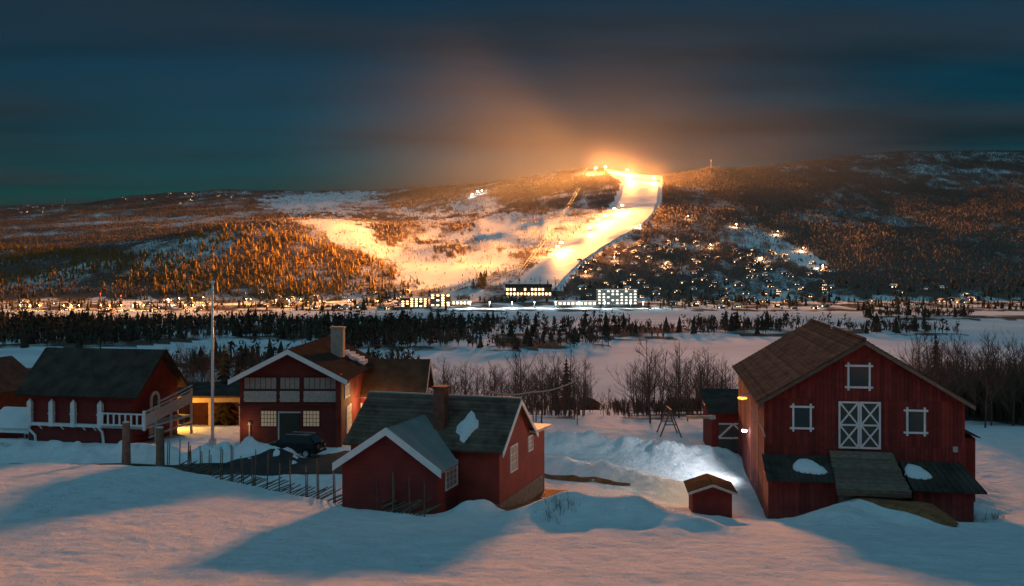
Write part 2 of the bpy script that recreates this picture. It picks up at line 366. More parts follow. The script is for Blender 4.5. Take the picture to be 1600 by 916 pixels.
# ------------------------------------------------------------------ ground sheet (polar grid round the camera)
az = np.concatenate([np.linspace(-180, -48, 40)[:-1], np.linspace(-48, -30, 40)[:-1], np.linspace(-30, 30, 430)[:-1], np.linspace(30, 48, 40)[:-1], np.linspace(48, 180, 41)[:-1]])
rr = np.concatenate([np.geomspace(1.5, 28, 30)[:-1], np.arange(28, 96, 0.28), np.geomspace(96, 14000, 330)])
A, RR = np.meshgrid(np.radians(az), rr)
GX, GY = RR * np.sin(A), RR * np.cos(A)
GZ = H(GX, GY)
na, nr = len(az), len(rr)
idx = np.arange(na * nr).reshape(nr, na)
nxt = np.roll(idx, -1, axis=1)
F = np.stack([idx[:-1], nxt[:-1], nxt[1:], idx[1:]], -1).reshape(-1, 4)[:, ::-1]
def scrub(x, y, z):
    yy = np.maximum(y, 1.0); u = HX + FPX * x / yy; py = HY - FPX * (z - CAMZ) / yy
    n1 = fbm(x / 120, y / 160, 4, 95); n2 = fbm(x / 25, y / 35, 3, 77)
    far = (y > 1580)
    u0, py0 = u, py; u = u + 70 * n2 + 30 * n1; py = py + 16 * n2
    bowl = inpoly(u, py, BOWL) & ~inpoly(u, py, ISLET) & ~inpoly(u, py, ISL2) & ~inpoly(u, py, ISL3)
    clear = inpoly(u0, py0, PIS) | inpoly(u, py, MEAD) | inpoly(u, py, SNOWS)
    m = np.where(u > 1000, .80 + .3 * n1 + .35 * n2 - .16 * sstep(330, 240, py) * sstep(1150, 1450, u), .74 + .7 * n1 + .3 * n2)
    m = np.where(inpoly(u, py, HILLA) | inpoly(u, py, LEFTF), .74 + .55 * n1 + .4 * n2, m)
    m = np.where(bowl, np.where(u > 800, .45 + .8 * n1 + .4 * n2, .17 + .85 * n1 + .5 * n2), m)
    ul = np.interp(py0, [262, 277, 312, 350, 392, 432, 453], [978, 978, 970, 938, 880, 822, 792])
    m = np.where((u0 < ul) & (u0 > ul - 62) & (py0 < 453), .66 + .5 * n1 + .5 * n2, m)
    m = np.where(inpoly(u0, py0, [(880, 440), (900, 395), (1060, 372), (1210, 390), (1320, 430), (1300, 470), (900, 470)]), .80 + .4 * n1 + .6 * n2, m)
    m = np.where(clear, .03, m); m = np.where(inpoly(u, py, MEAD) & (py < 396), .46 + .5 * n2 + .3 * n1, m) * far
    nn = fbm(x / 9, y / 12, 3, 97)
    u = u0 + 90 * nn
    thick = ((u > 640) & (u < 905)) | ((u > 985) & (u < 1150)) | (u > 1420) | (u < 400)
    m = np.where((y > 98) & (y < 215) & thick, np.clip(np.where((u > 600) & (u < 1200), .52, .75) + nn * .9, 0, 1) * sstep(98, 106, y), m)
    m = np.where((y > 215) & (y < 440), np.clip(.15 + nn * .9, 0, .7), m)
    m = np.where((y > 440) & (y < 1300) & (z > .4), np.clip(.55 + n2, 0, 1), m)
    m = np.where((y >= 1300) & (y < 1580), np.clip(.5 + 1.2 * n2, 0, 1), m)
    return np.clip(m, 0, 1)
def inpoly(px, py, poly):
    px = np.asarray(px); r_ = np.zeros(px.shape, bool); n = len(poly)
    for i in range(n):
        x0, y0 = poly[i]; x1, y1 = poly[(i + 1) % n]
        c_ = ((y0 > py) != (y1 > py)) & (px < (x1 - x0) * (py - y0) / (y1 - y0 + 1e-9) + x0); r_ ^= c_
    return r_
PIS = [(785, 456), (850, 405), (905, 362), (955, 322), (972, 285), (940, 262), (1035, 268), (1034, 318), (1012, 345), (962, 378), (905, 415), (875, 456)]
MEAD = [(1105, 372), (1180, 345), (1250, 385), (1300, 408), (1280, 425), (1180, 392)]
HILLA = [(285, 372), (350, 356), (430, 362), (520, 383), (590, 404), (645, 445), (640, 475), (225, 475), (240, 440), (270, 400)]
LEFTF = [(-150, 380), (100, 388), (200, 398), (275, 398), (235, 440), (190, 470), (-150, 470)]
BOWL = [(470, 340), (560, 335), (650, 330), (760, 318), (850, 330), (930, 330), (860, 400), (790, 452), (650, 452), (600, 405), (520, 380)]
ISLET = [(575, 340), (640, 332), (655, 350), (650, 372), (612, 386), (585, 372)]
ISL2 = [(690, 340), (745, 320), (750, 350), (700, 362)]
ISL3 = [(686, 380), (715, 372), (725, 392), (690, 400)]
SNOWS = [(415, 312), (445, 303), (590, 298), (580, 318), (520, 330), (430, 335)]
g = npmesh('ground', np.stack([GX, GY, GZ], -1).reshape(-1, 3), F, [FIELD], True)
at = g.data.attributes.new('scrub', 'FLOAT', 'POINT'); at.data.foreach_set('value', scrub(GX, GY, GZ).ravel().astype(np.float32))
tag(g, 'snow covered hillside, valley floor and mountains', None, None, 'structure')

def drape(name, quadpts_px, nu, nv, m, dz, kind='structure', smooth=True):
    """sheet laid on the ground; corner rows given as (left px,py),(right px,py)"""
    rows = []
    ts = np.linspace(0, len(quadpts_px) - 1, nv)
    for t in ts:
        i = min(int(t), len(quadpts_px) - 2); f = t - i
        l = np.array(quadpts_px[i][0]) * (1 - f) + np.array(quadpts_px[i + 1][0]) * f
        r = np.array(quadpts_px[i][1]) * (1 - f) + np.array(quadpts_px[i + 1][1]) * f
        for k in range(nu):
            q = l + (r - l) * k / (nu - 1); rows.append(hit(q[0], q[1]))
    v = np.array([(p.x, p.y, p.z + dz) for p in rows]); ii = np.arange(nu * nv).reshape(nv, nu)
    f = np.stack([ii[:-1, :-1], ii[:-1, 1:], ii[1:, 1:], ii[1:, :-1]], -1).reshape(-1, 4)
    o = npmesh(name, v, f, [m], smooth); tag(o, None, None, None, kind); return o
def wsheet(name, rows, nu, m, dz, sub=6):
    """sheet on the ground from world rows ((xl,yl),(xr,yr))"""
    V = []; n = (len(rows) - 1) * sub + 1
    for j in range(n):
        t = j / sub; i = min(int(t), len(rows) - 2); f = t - i
        l = np.array(rows[i][0]) * (1 - f) + np.array(rows[i + 1][0]) * f; r = np.array(rows[i][1]) * (1 - f) + np.array(rows[i + 1][1]) * f
        for k in range(nu):
            q = l + (r - l) * k / (nu - 1); V.append((q[0], q[1]))
    V = np.array(V); z = H(V[:, 0], V[:, 1]) + dz
    ii = np.arange(nu * n).reshape(n, nu); f = np.stack([ii[:-1, :-1], ii[:-1, 1:], ii[1:, 1:], ii[1:, :-1]], -1).reshape(-1, 4)
    o = npmesh(name, np.column_stack([V, z]), f, [m], True); o['kind'] = 'structure'; return o

# frozen lake
xs = np.linspace(-1500, 1500, 60); ys = np.linspace(415, 1300, 40); LXg, LYg = np.meshgrid(xs, ys)
ii = np.arange(2400).reshape(40, 60)
lk = npmesh('lake', np.stack([LXg, LYg, np.zeros_like(LXg)], -1).reshape(-1, 3), np.stack([ii[:-1, :-1], ii[:-1, 1:], ii[1:, 1:], ii[1:, :-1]], -1).reshape(-1, 4), [LAKES], True)
lk['kind'] = 'structure'; lk['label'] = 'frozen lake under wind-packed snow'
# ski piste
ps = drape('ski_piste', [((792, 453), (868, 453)), ((822, 432), (880, 436)), ((850, 411), (905, 412)), ((880, 392), (935, 391)), ((908, 370), (968, 371)), ((938, 350), (1000, 354)), ((958, 332), (1018, 336)), ((970, 312), (1027, 315)), ((975, 293), (1028, 296)), ((978, 277), (1027, 281))], 14, 60, PISTE, 1.5)
ps['label'] = 'floodlit ski piste running down the mountain'
# farm road and yard: bare, dark
road = wsheet('road', [((-75, 70.3), (-75, 74.2)), ((-45, 70.3), (-45, 74.2)), ((-29, 70.0), (-29, 73.8)), ((-21, 69.8), (-21, 73.2)), ((-16, 70.2), (-16.5, 75)), ((-12.5, 70.5), (-13.5, 80.5)), ((-9.5, 70.5), (-10.5, 82)), ((-6.5, 71), (-7.5, 79))], 12, ROADM, 0.05)
track = wsheet('track', [(XY(848, 70.4), XY(848, 71.6)), (XY(920, 68), XY(920, 69.1)), (XY(985, 65.9), XY(985, 66.5))], 5, EARTH, 0.03)

# ------------------------------------------------------------------ building helpers (local x right, y away, z up; z is world height minus base)
def window(parent, axis, c, u0, u1, z0, z1, nu, nz, trim=0.10, tm=None, gm=None, out=-1, cross=0.0, bar=0.035):
    """a window on the plane local[axis]=c; out = outward direction sign. Returns the trim part; pane and bars are sub-parts"""
    tm = tm or WHITE; gm = gm or GLASS
    def bx(mb, a0, a1, b0, b1, d0, d1):
        lo, hi = sorted((c + out * d0, c + out * d1))
        if axis == 1: mb.box(a0, a1, lo, hi, b0, b1)
        else: mb.box(lo, hi, a0, a1, b0, b1)
    f = MB()
    bx(f, u0 - trim - cross, u1 + trim + cross, z1, z1 + trim, -0.02, 0.075); bx(f, u0 - trim - cross, u1 + trim + cross, z0 - trim, z0, -0.02, 0.075)
    e = cross if cross else 0.0
    if cross:
        bx(f, u0 - trim, u0, z0 - trim - e, z1 + trim + e, -0.02, 0.070); bx(f, u1, u1 + trim, z0 - trim - e, z1 + trim + e, -0.02, 0.070)
    else:
        bx(f, u0 - trim, u0, z0, z1, -0.02, 0.070); bx(f, u1, u1 + trim, z0, z1, -0.02, 0.070)
    w = f.build('window', tm, parent)
    g_ = MB(); bx(g_, u0, u1, z0, z1, -0.03, 0.015); g_.build('pane', gm, w)
    if nu > 1 or nz > 1:
        b = MB()
        for i in range(1, nu):
            x = u0 + (u1 - u0) * i / nu; bx(b, x - bar / 2, x + bar / 2, z0, z1, 0.016, 0.045)
        for i in range(1, nz):
            z = z0 + (z1 - z0) * i / nz; bx(b, u0, u1, z - bar / 2, z + bar / 2, 0.016, 0.041)
        b.build('glazing_bar', tm, w)
    return w
def prism(W_, L, zb, ze, za, y0=0.0, x0=0.0):
    h = W_ / 2
    v = [(x0 - h, y0, zb), (x0 + h, y0, zb), (x0 + h, y0, ze), (x0, y0, za), (x0 - h, y0, ze)]
    v += [(x, y + L, z) for x, y, z in v]
    return MB().add(v, [(0, 1, 2, 3, 4), (9, 8, 7, 6, 5), (0, 5, 6, 1), (1, 6, 7, 2), (2, 7, 8, 3), (3, 8, 9, 4), (4, 9, 5, 0)])
def roof_pair(parent, W_, y0, y1, ze, za, ov, th, m, x0=0.0, name='roof'):
    """two slopes over a gable body whose ridge runs along y"""
    h = W_ / 2; k = (za - ze) / h; xe = h + ov; zo = ze - ov * k
    r = MB()
    r.slab([(x0 - xe, y0, zo), (x0, y0, za), (x0, y1, za), (x0 - xe, y1, zo)][::-1], th)
    r.slab([(x0, y0, za), (x0 + xe, y0, zo), (x0 + xe, y1, zo), (x0, y1, za)][::-1], th)
    o = r.build(name, m, parent); return o
def fix_up(o):
    return o
def barge(parent, W_, y, ze, za, ov, m, x0=0.0, w=0.28, t=0.06, dz=0.0):
    h = W_ / 2; k = (za - ze) / h; xe = h + ov; zo = ze - ov * k
    for s in (-1, 1):
        b = MB(); a = Vector((x0, y, za + dz)); e = Vector((x0 + s * xe, y, zo + dz))
        b.add([a, e, e - Vector((0, 0, w)), a - Vector((0, 0, w))] + [p - Vector((0, t, 0)) for p in (a, e, e - Vector((0, 0, w)), a - Vector((0, 0, w)))],
              [(0, 1, 2, 3), (7, 6, 5, 4), (0, 4, 5, 1), (1, 5, 6, 2), (2, 6, 7, 3), (3, 7, 4, 0)])
        b.build('bargeboard', m, parent)
def slopes(parent, quads, th, m, name='roof'):
    r = MB()
    for q in quads:
        a = [Vector(p) for p in q]
        if (a[1] - a[0]).cross(a[-1] - a[0]).z < 0: a = a[::-1]
        r.slab(a, th)
    return r.build(name, m, parent)
def roof2(parent, W_, y0, y1, ze, za, ov, th, m, x0=0.0):
    h = W_ / 2; k = (za - ze) / h; xe = h + ov; zo = ze - ov * k
    return slopes(parent, [[(x0 - xe, y0, zo), (x0, y0, za), (x0, y1, za), (x0 - xe, y1, zo)], [(x0, y0, za), (x0 + xe, y0, zo), (x0 + xe, y1, zo), (x0, y1, za)]], th, m)
def courses(parent, a, b, c, d, n, m, name='slate_course', lift=0.035):
    """overlapping courses on a slope: a-b ridge, d-c eave"""
    a, b, c, d = map(Vector, (a, b, c, d)); nrm = (b - a).cross(d - a).normalized()
    if nrm.z < 0: nrm = -nrm
    for i in range(n):
        t0, t1 = i / n, (i + 1.06) / n
        p, q = a.lerp(d, t0), b.lerp(c, t0); r, s = b.lerp(c, min(t1, 1.0)), a.lerp(d, min(t1, 1.0))
        j = rnd.uniform(0, 0.012)
        mb = MB(); hi = nrm * (lift + j); lo = nrm * 0.004
        vs = [p + lo, q + lo, r + hi, s + hi, r - nrm * 0.01, s - nrm * 0.01]
        mb.add(vs, [(0, 1, 2, 3), (3, 2, 4, 5)]); mb.build(name, m, parent)
def flood(name, loc, energy, col, radius=0.3, parent=None, spot=None, target=None, blend=0.5, smooth=0.0):
    l = bpy.data.lights.new(name, 'SPOT' if spot else 'POINT'); l.energy = energy; l.color = col; l.shadow_soft_size = radius
    if spot: l.spot_size = R(spot); l.spot_blend = blend
    if smooth > 0:
        l.use_nodes = True; t = l.node_tree; e = t.nodes['Emission']
        fo = N(t, 'ShaderNodeLightFalloff'); fo.inputs['Strength'].default_value = 1.0; fo.inputs['Smooth'].default_value = smooth
        LK(t, fo.outputs['Quadratic'], e.inputs['Strength'])
    o = bpy.data.objects.new(name, l); C.objects.link(o)
    if parent: o.parent = parent
    o.location = loc
    if target is not None:
        o.rotation_euler = (Vector(loc) + (parent.location if parent else Vector()) - Vector(target)).to_track_quat('Z', 'Y').to_euler()
    return o

# ================================================================== BARN
b = P(1349, 800, 60.7); BZ = 44.0
barn = tag(empty('barn', (b.x, 60.7, BZ), 8.5), 'large red board barn with white crossed double doors and slate roof', 'barn')
BW, BL, BE, BA = 11.7, 20.8, 51.75 - BZ, 55.3 - BZ       # width, length, eave, apex (relative)
BTOP = 47.6 - BZ
wl_ = prism(BW, BL, -1.2, BE, BA).build('wall', RED, barn)
def boards(parent, x0, x1, zlo, zhi_f, w=0.235, gap=0.018, y=0.0, th=0.035, m=RED, skip=(), axis=1, out=-1):
    x = x0
    while x < x1 - 0.02:
        xe = min(x + w, x1); zt = min(zhi_f(x), zhi_f(xe)); zl = zlo(x) if callable(zlo) else zlo
        d = th * rnd.uniform(0.6, 1.15)
        if zt > zl + 0.05 and not any(a < (x + xe) / 2 < b_ and lo < (zl + zt) / 2 < hi for a, b_, lo, hi in skip):
            mb = MB(); zt2 = (zhi_f(x), zhi_f(xe))
            if axis == 1:
                v = [(x, y + out * d, zl), (xe - gap, y + out * d, zl), (xe - gap, y + out * d, zt2[1]), (x, y + out * d, zt2[0]), (x, y, zl), (xe - gap, y, zl), (xe - gap, y, zt2[1]), (x, y, zt2[0])]
            else:
                v = [(y + out * d, x, zl), (y + out * d, xe - gap, zl), (y + out * d, xe - gap, zt2[1]), (y + out * d, x, zt2[0]), (y, x, zl), (y, xe - gap, zl), (y, xe - gap, zt2[1]), (y, x, zt2[0])]
            mb.add(v, [(0, 1, 2, 3), (1, 5, 6, 2), (4, 0, 3, 7), (3, 2, 6, 7), (0, 4, 5, 1)]); mb.build('board', m, parent)
        x += w
gab = lambda x: BA - abs(x) * (BA - BE) / (BW / 2)
s1 = local(barn, 1345, 625, 1, 0).z; s2 = local(barn, 1345, 697, 1, 0).z
boards(wl_, -BW / 2, BW / 2, max(s1, 0) + 0.01, gab, th=0.05)
boards(wl_, -BW / 2, BW / 2, s2 + 0.01, lambda x: min(s1, gab(x)), th=0.035)
boards(wl_, -BW / 2, BW / 2, 0.6, lambda x: s2, th=0.05)
boards(wl_, 0, BL, -0.5, lambda x: BE, w=0.42, y=-BW / 2, axis=0, out=-1)
rf = roof2(barn, BW, -0.45, BL + 0.3, BE, BA, 0.45, 0.16, SLATE)
k = (BA - BE) / (BW / 2); xe_ = BW / 2 + 0.5
for s_ in (-1, 1):
    courses(rf, (0, -0.5, BA + 0.17), (0, BL + 0.3, BA + 0.17), (s_ * xe_, BL + 0.3, BA + 0.17 - xe_ * k), (s_ * xe_, -0.5, BA + 0.17 - xe_ * k), 24, SLATE)
barge(barn, BW, -0.46, BE, BA, 0.45, WOOD, w=0.22, dz=0.10)
MB().tube([(0, -0.5, BA + 0.22), (0, BL + 0.3, BA + 0.22)], 0.11, 6).build('ridge_cap', SLATE, barn)
sn = MB()
for i in range(9):
    y_ = BL * (0.45 + 0.06 * i) + rnd.uniform(-.3, .3); sn.box(rnd.uniform(-.1, .05), rnd.uniform(.12, .4), y_, y_ + rnd.uniform(.5, 1.1), BA + 0.12, BA + 0.34)
sn.build('ridge_snow', SNOW, barn)
for (x0, x1, y0, y1) in ((1327, 1357, 573, 604), (1241, 1265, 637, 668), (1419, 1443, 643, 675)):
    a = local(barn, x0, y0, 1, -0.05); c = local(barn, x1, y1, 1, -0.05)
    window(barn, 1, -0.05, a.x, c.x, c.z, a.z, 1, 1, trim=0.12, cross=0.14)
a = local(barn, 1310, 627, 1, -0.08); c = local(barn, 1376, 702, 1, -0.08)
DX0, DX1, DZ0, DZ1 = a.x, c.x, c.z, a.z; DM = (DX0 + DX1) / 2
DOORG = mat('door_board', (0.085, 0.09, 0.075), 0.8, 0.3, 3.0)
for (p, q) in ((DX0, DM - 0.01), (DM + 0.01, DX1)):
    dd = MB().box(p, q, -0.10, 0.0, DZ0, DZ1).build('door', DOORG, barn)
    t_ = 0.11
    def br(*a_): MB().box(*a_).build('brace', WHITE, dd)
    br(p, p + t_, -0.16, -0.1, DZ0, DZ1); br(q - t_, q, -0.16, -0.1, DZ0, DZ1)
    zm = (DZ0 + DZ1) / 2
    for zc_ in (DZ0 + t_ / 2, zm, DZ1 - t_ / 2): br(p + t_, q - t_, -0.155, -0.1, zc_ - t_ / 2, zc_ + t_ / 2)
    for (za_, zb_) in ((DZ0 + t_, zm - t_ / 2), (zm + t_ / 2, DZ1 - t_)):
        for (e0, e1) in ((za_, zb_), (zb_, za_)):
            MB().bar((p + t_, -0.127 - (0.008 if e0 > e1 else 0), e0), (q - t_, -0.127 - (0.008 if e0 > e1 else 0), e1), 0.04, 0.10).build('brace', WHITE, dd)
# lean-tos
def leanto(pxl, pxr, ytop, ybot, depth, base, xr_extra=0.0, splay=0.0):
    a = local(barn, pxl, ytop, 1, 0); c = local(barn, pxr, ytop, 1, 0); e = local(barn, (pxl + pxr) / 2, ybot, 1, -depth)
    zt, ze_ = a.z, e.z; x0, x1 = a.x, c.x
    w = MB().box(x0 + 0.1, x1 - 0.1 + xr_extra, -depth + 0.25, -0.06, base, ze_ + 0.02).build('annex_wall', RED, barn)
    boards(w, x0 + 0.1, x1 - 0.1 + xr_extra, base, lambda x: ze_ - 0.02, w=0.3, y=-depth + 0.25, th=0.05)
    r = slopes(barn, [[(x0, -0.06, zt), (x1, -0.06, zt), (x1 + splay, -depth - 0.15, ze_), (x0, -depth - 0.15, ze_)]], 0.07, DARKROOF, 'annex_roof')
    n = int((x1 - x0) / 0.32)
    for i in range(n + 1):
        x = x0 + 0.03 + (x1 - x0 - 0.06) * i / n
        MB().bar((x, -0.08, zt + 0.09), (x + splay * i / n, -depth - 0.16, ze_ + 0.09), 0.05, 0.05).build('roof_rib', DARKROOF, r)
    return x0, x1, zt, ze_
L1 = leanto(1190, 1301, 711, 753, 3.0, -1.0)
L2 = leanto(1404, 1499, 722, 769, 3.4, -1.6, splay=0.5)
def snowpatch(parent, cx, cy, rx, ry, zt, ze_, depth, name='roof_snow', n=16):
    mb = MB(); sl = (zt - ze_) / depth; c0 = (cx, cy, zt + sl * cy + 0.34); vs = [c0]; fs = []
    for ring, (s_, hh) in enumerate(((0.55, 0.30), (0.9, 0.2), (1.05, 0.02))):
        for i in range(n):
            a_ = 2 * math.pi * i / n; j = 1 + 0.3 * math.sin(3 * a_ + cx) * (0.5 + 0.5 * math.sin(a_ * 5 + cy)) * (ring > 0)
            x = cx + rx * s_ * j * math.cos(a_); y = cy + ry * s_ * j * math.sin(a_) - 0.15 * rx * math.cos(a_)
            vs.append((x, y, zt + sl * y + 0.06 + hh * rnd.uniform(0.85, 1.1)))
    for i in range(n):
        fs.append((0, 1 + i, 1 + (i + 1) % n))
        for r_ in range(2): fs.append((1 + r_ * n + i, 1 + (r_ + 1) * n + i, 1 + (r_ + 1) * n + (i + 1) % n, 1 + r_ * n + (i + 1) % n))
    return mb.add(vs, fs).build(name, SNOW, parent, True)
p_ = local(barn, 1263, 737, 1, -1.6); snowpatch(barn, p_.x, -1.6, 0.95, 0.75, L1[2], L1[3], 3.0)
p_ = local(barn, 1432, 742, 1, -1.5); snowpatch(barn, p_.x, -1.5, 0.7, 0.75, L2[2], L2[3], 3.4)
# annex on the far right
a = local(barn, 1499, 684, 1, 2.5); c = local(barn, 1524, 745, 1, 2.5)
ax = MB().box(BW / 2, c.x, 2.5, 7, c.z - 2, a.z).build('side_annex', RED, barn)
boards(ax, BW / 2 + 0.02, c.x, c.z - 0.3, lambda x: a.z, w=0.28, y=2.5, th=0.04)
slopes(barn, [[(BW / 2, 2.3, a.z + 0.5), (c.x + 0.25, 2.3, a.z + 0.01), (c.x + 0.25, 7.2, a.z + 0.01), (BW / 2, 7.2, a.z + 0.5)]], 0.06, DARKROOF, 'side_annex_roof')
a = local(barn, 1492, 702, 1, -0.05); MB().box(a.x - .13, a.x + .13, -0.2, -0.05, a.z - .16, a.z + .16).build('meter_box', GREYW, barn)
# ramp of planks, on a stone and earth bank
ta = local(barn, 1296, 704, 1, -0.15); tb = local(barn, 1394, 707, 1, -0.15); ba = local(barn, 1308, 764, 1, -4.3); bb = local(barn, 1424, 769, 1, -4.3)
ramp = MB().slab([(ta.x, ta.y, ta.z - .35), (tb.x, tb.y, tb.z - .35), (bb.x, bb.y, bb.z - .35), (ba.x, ba.y, ba.z - .35)][::-1], 0.25).build('ramp', WOOD, barn)
NP = 20
for i in range(NP):
    f0, f1 = i / NP, (i + 0.93) / NP; jz = rnd.uniform(0, 0.02)
    q = [Vector(ta).lerp(ba, f0), Vector(tb).lerp(bb, f0), Vector(tb).lerp(bb, f1), Vector(ta).lerp(ba, f1)]
    j1, j2 = rnd.uniform(-.05, .05), rnd.uniform(-.05, .05)
    MB().slab([p + Vector((jx, 0, jz - .09)) for p, jx in zip(q, (j1, j2, j2, j1))][::-1], 0.09).build('plank', WOOD, ramp)
rbm = MB().slab([(ta.x + .2, 0, -1.5), (tb.x - .2, 0, -1.5), (bb.x - .25, bb.y + .3, -1.5), (ba.x + .25, ba.y + .3, -1.5)], 0.2)
rbm.add([(ta.x + .2, 0, -1.5), (tb.x - .2, 0, -1.5), (bb.x - .25, bb.y + .4, -1.5), (ba.x + .25, ba.y + .4, -1.5), (ta.x + .2, 0, ta.z - .36), (tb.x - .2, 0, tb.z - .36), (bb.x - .25, bb.y + .4, bb.z - .36), (ba.x + .25, ba.y + .4, ba.z - .36)],
        [(4, 5, 6, 7), (0, 1, 5, 4), (1, 2, 6, 5), (2, 3, 7, 6), (3, 0, 4, 7)]).build('ramp_footing', STONE, barn)
# corner lamps of the barn
def lampset(px, py, Y, m, name, label, energy, col, arm, rad=0.10, aim=(-6, -3, -4), sp=140):
    p = P(px, py, Y); o = tag(empty(name, p), label, 'lamp')
    MB().tube([arm, (0, 0, 0.16)], 0.025, 5).build('bracket', STEEL, o)
    MB().tube([(0, 0, 0.19), (0, 0, 0.13), (0, 0, 0.08)], [0.03, 0.14, 0.17], 8).build('shade', STEEL, o)
    hh = MB(); hh.tube([(0, 0, 0.08), (0, 0, 0.03), (0, 0, -0.06), (0, 0, -0.1)], [0.07, rad, rad * 0.9, 0.03], 8); hh.build('bulb', m, o, True)
    flood(name + '_light', (0, 0, -0.16), energy, col, 0.1, o, spot=sp, target=p + Vector(aim), blend=.6)
    return o
lampset(1160, 622, 61.6, SODIUM, 'wall_lamp', 'orange sodium lamp on a bracket at the barn corner under the eave', 1200, (1.0, 0.50, 0.13), (0.9, 0.9, 0.3), 0.3, (-10, 2, -3), 150)
lampset(1163, 673, 72, BULBW, 'yard_lamp', 'white yard lamp on the barn side wall above the snow', 1700, (0.92, 0.95, 1.0), (1.0, 0.4, 0.2), 0.2, (-14, 2, -4.5), 150)
cb = MB(); pts = [P(1171, 632, 61), P(1178, 640, 61.2), P(1181, 655, 61.2), P(1190, 668, 61.1), P(1196, 683, 60.9)]
tag(cb.tube(pts, 0.035, 5).build('cable', STEEL), 'loose grey cable looping down the barn corner', 'cable')

# outbuilding with white Z braces
ob = P(1142, 700, 84); OB = tag(empty('outbuilding', (ob.x, 84, 44.0), 4), 'small dark red outbuilding with white Z-braced doors beside the barn', 'outbuilding')
a = local(OB, 1112, 646, 1, 0); c = local(OB, 1176, 700, 1, 0)
MB().box(a.x, c.x + 2, 0, 6, -2, a.z).build('wall', RED, OB)
slopes(OB, [[(a.x - .3, -.4, a.z), (c.x + 2, -.4, a.z), (c.x + 2, 6.3, a.z + 1.2), (a.x - .3, 6.3, a.z + 1.2)]], 0.12, DARKROOF, 'roof')
for (x0, x1, mir) in ((1123, 1145, 1), (1146, 1168, -1)):
    q0 = local(OB, x0, 661, 1, -0.08); q1 = local(OB, x1, 686, 1, -0.08)
    d_ = MB().box(q0.x, q1.x, -0.08, 0, q1.z - 1.0, q0.z).build('door', DOORG, OB)
    l, r = (q0.x, q1.x) if mir > 0 else (q1.x, q0.x)
    MB().box(q0.x, q1.x, -0.13, -0.08, q0.z - .14, q0.z).build('brace', WHITE, d_)
    MB().box(q0.x, q1.x, -0.13, -0.08, q1.z, q1.z + .14).build('brace', WHITE, d_)
    MB().bar((r, -0.11, q0.z - .1), (l, -0.11, q1.z + .1), 0.05, 0.16).build('brace', WHITE, d_)

# ================================================================== SMALL SHED
sb = P(1113, 800, 57.6); SH = tag(empty('garden_shed', (sb.x, 57.6, Hs(sb.x, 57.6) - .25), 5), 'tiny windowless red shed with pale roof edge between track and barn', 'shed')
zt = local(SH, 1115, 755, 1, 0).z; zs = local(SH, 1113, 768, 1, 0).z
prism(2.25, 2.5, -0.6, zs, zt - .08).build('wall', RED, SH)
roof2(SH, 2.25, -0.3, 2.8, zs, zt - .08, 0.28, 0.07, BROWNROOF)
barge(SH, 2.25, -0.3, zs, zt - .08, 0.28, GREYW, w=0.14, dz=0.07)

# ================================================================== COTTAGE (main body with ridge along local x, wing towards the camera)
TH = 18.0; cl_ = P(577, 617, 61.5); CZ = 46.2
CO = tag(empty('cottage', (cl_.x, cl_.y, CZ), TH), 'red cottage with a gabled wing, brick chimney and pale bargeboards behind the pole fence', 'cottage')
CLn, CH = 9.8, 3.05; RZ = 52.0 - CZ; EZ = 49.75 - CZ; kk = (RZ - EZ) / CH
v = [(0.3, -CH, -1), (0.3, CH, -1), (0.3, CH, EZ), (0.3, 0, RZ - .02), (0.3, -CH, EZ)]
v += [(CLn - .3, y, z) for _, y, z in v]
cw = MB().add(v, [(0, 1, 2, 3, 4)[::-1], (5, 6, 7, 8, 9), (0, 5, 9, 4), (1, 2, 7, 6), (0, 1, 6, 5)]).build('wall', REDW, CO)
eo = CH + 0.35
cr_ = slopes(CO, [[(0, -eo, RZ - eo * kk), (CLn, -eo, RZ - eo * kk), (CLn, 0, RZ), (0, 0, RZ)], [(0, eo, RZ - eo * kk), (CLn, eo, RZ - eo * kk), (CLn, 0, RZ), (0, 0, RZ)]], 0.14, SLATE)
courses(cr_, (0, 0, RZ + .145), (CLn, 0, RZ + .145), (CLn, -eo, RZ + .145 - eo * kk), (0, -eo, RZ + .145 - eo * kk), 14, SLATE)
MB().tube([(0, 0, RZ + .17), (CLn, 0, RZ + .17)], 0.09, 6).build('ridge_cap', METALROOF, CO)
for s_ in (-1, 1):
    bgm = MB(); A_ = Vector((CLn + .01, 0, RZ + .12)); E_ = Vector((CLn + .01, s_ * (eo + .02), RZ + .12 - (eo + .02) * kk)); dn = Vector((0, 0, -.26)); o_ = Vector((.06, 0, 0))
    bgm.add([A_, E_, E_ + dn, A_ + dn, A_ + o_, E_ + o_, E_ + dn + o_, A_ + dn + o_], [(0, 1, 2, 3), (4, 7, 6, 5), (0, 4, 5, 1), (1, 5, 6, 2), (2, 6, 7, 3), (3, 7, 4, 0)]).build('bargeboard', WHITE, CO)
MB().box(0.25, CLn - .25, -CH - .06, CH + 2.4, -1.5, 0.45).build('foundation', STONE, CO)
# back addition with flat pale fascia
a = local(CO, 851, 668, 0, CLn - .3)
MB().box(4, CLn - .31, CH, a.y, -1, a.z).build('addition_wall', REDW, CO)
fz = a.z
slopes(CO, [[(3.8, CH - .4, fz + .18), (CLn + .1, CH - .4, fz + .18), (CLn + .1, a.y + .35, fz + .02), (3.8, a.y + .35, fz + .02)]], 0.16, GREYW, 'addition_roof')
for (x0, x1, y0, y1) in ((797, 807, 700, 738), (825, 831, 684, 706)):
    q0 = local(CO, x0, y0, 0, CLn - .3); q1 = local(CO, x1, y1, 0, CLn - .3); q2 = local(CO, x1, y0, 0, CLn - .3)
    window(CO, 0, CLn - .3, q0.y, q2.y, q0.z - (y1 - y0) / FPX * 56.5, q0.z, 2, 3, trim=0.08, out=1, gm=CURTAIN)
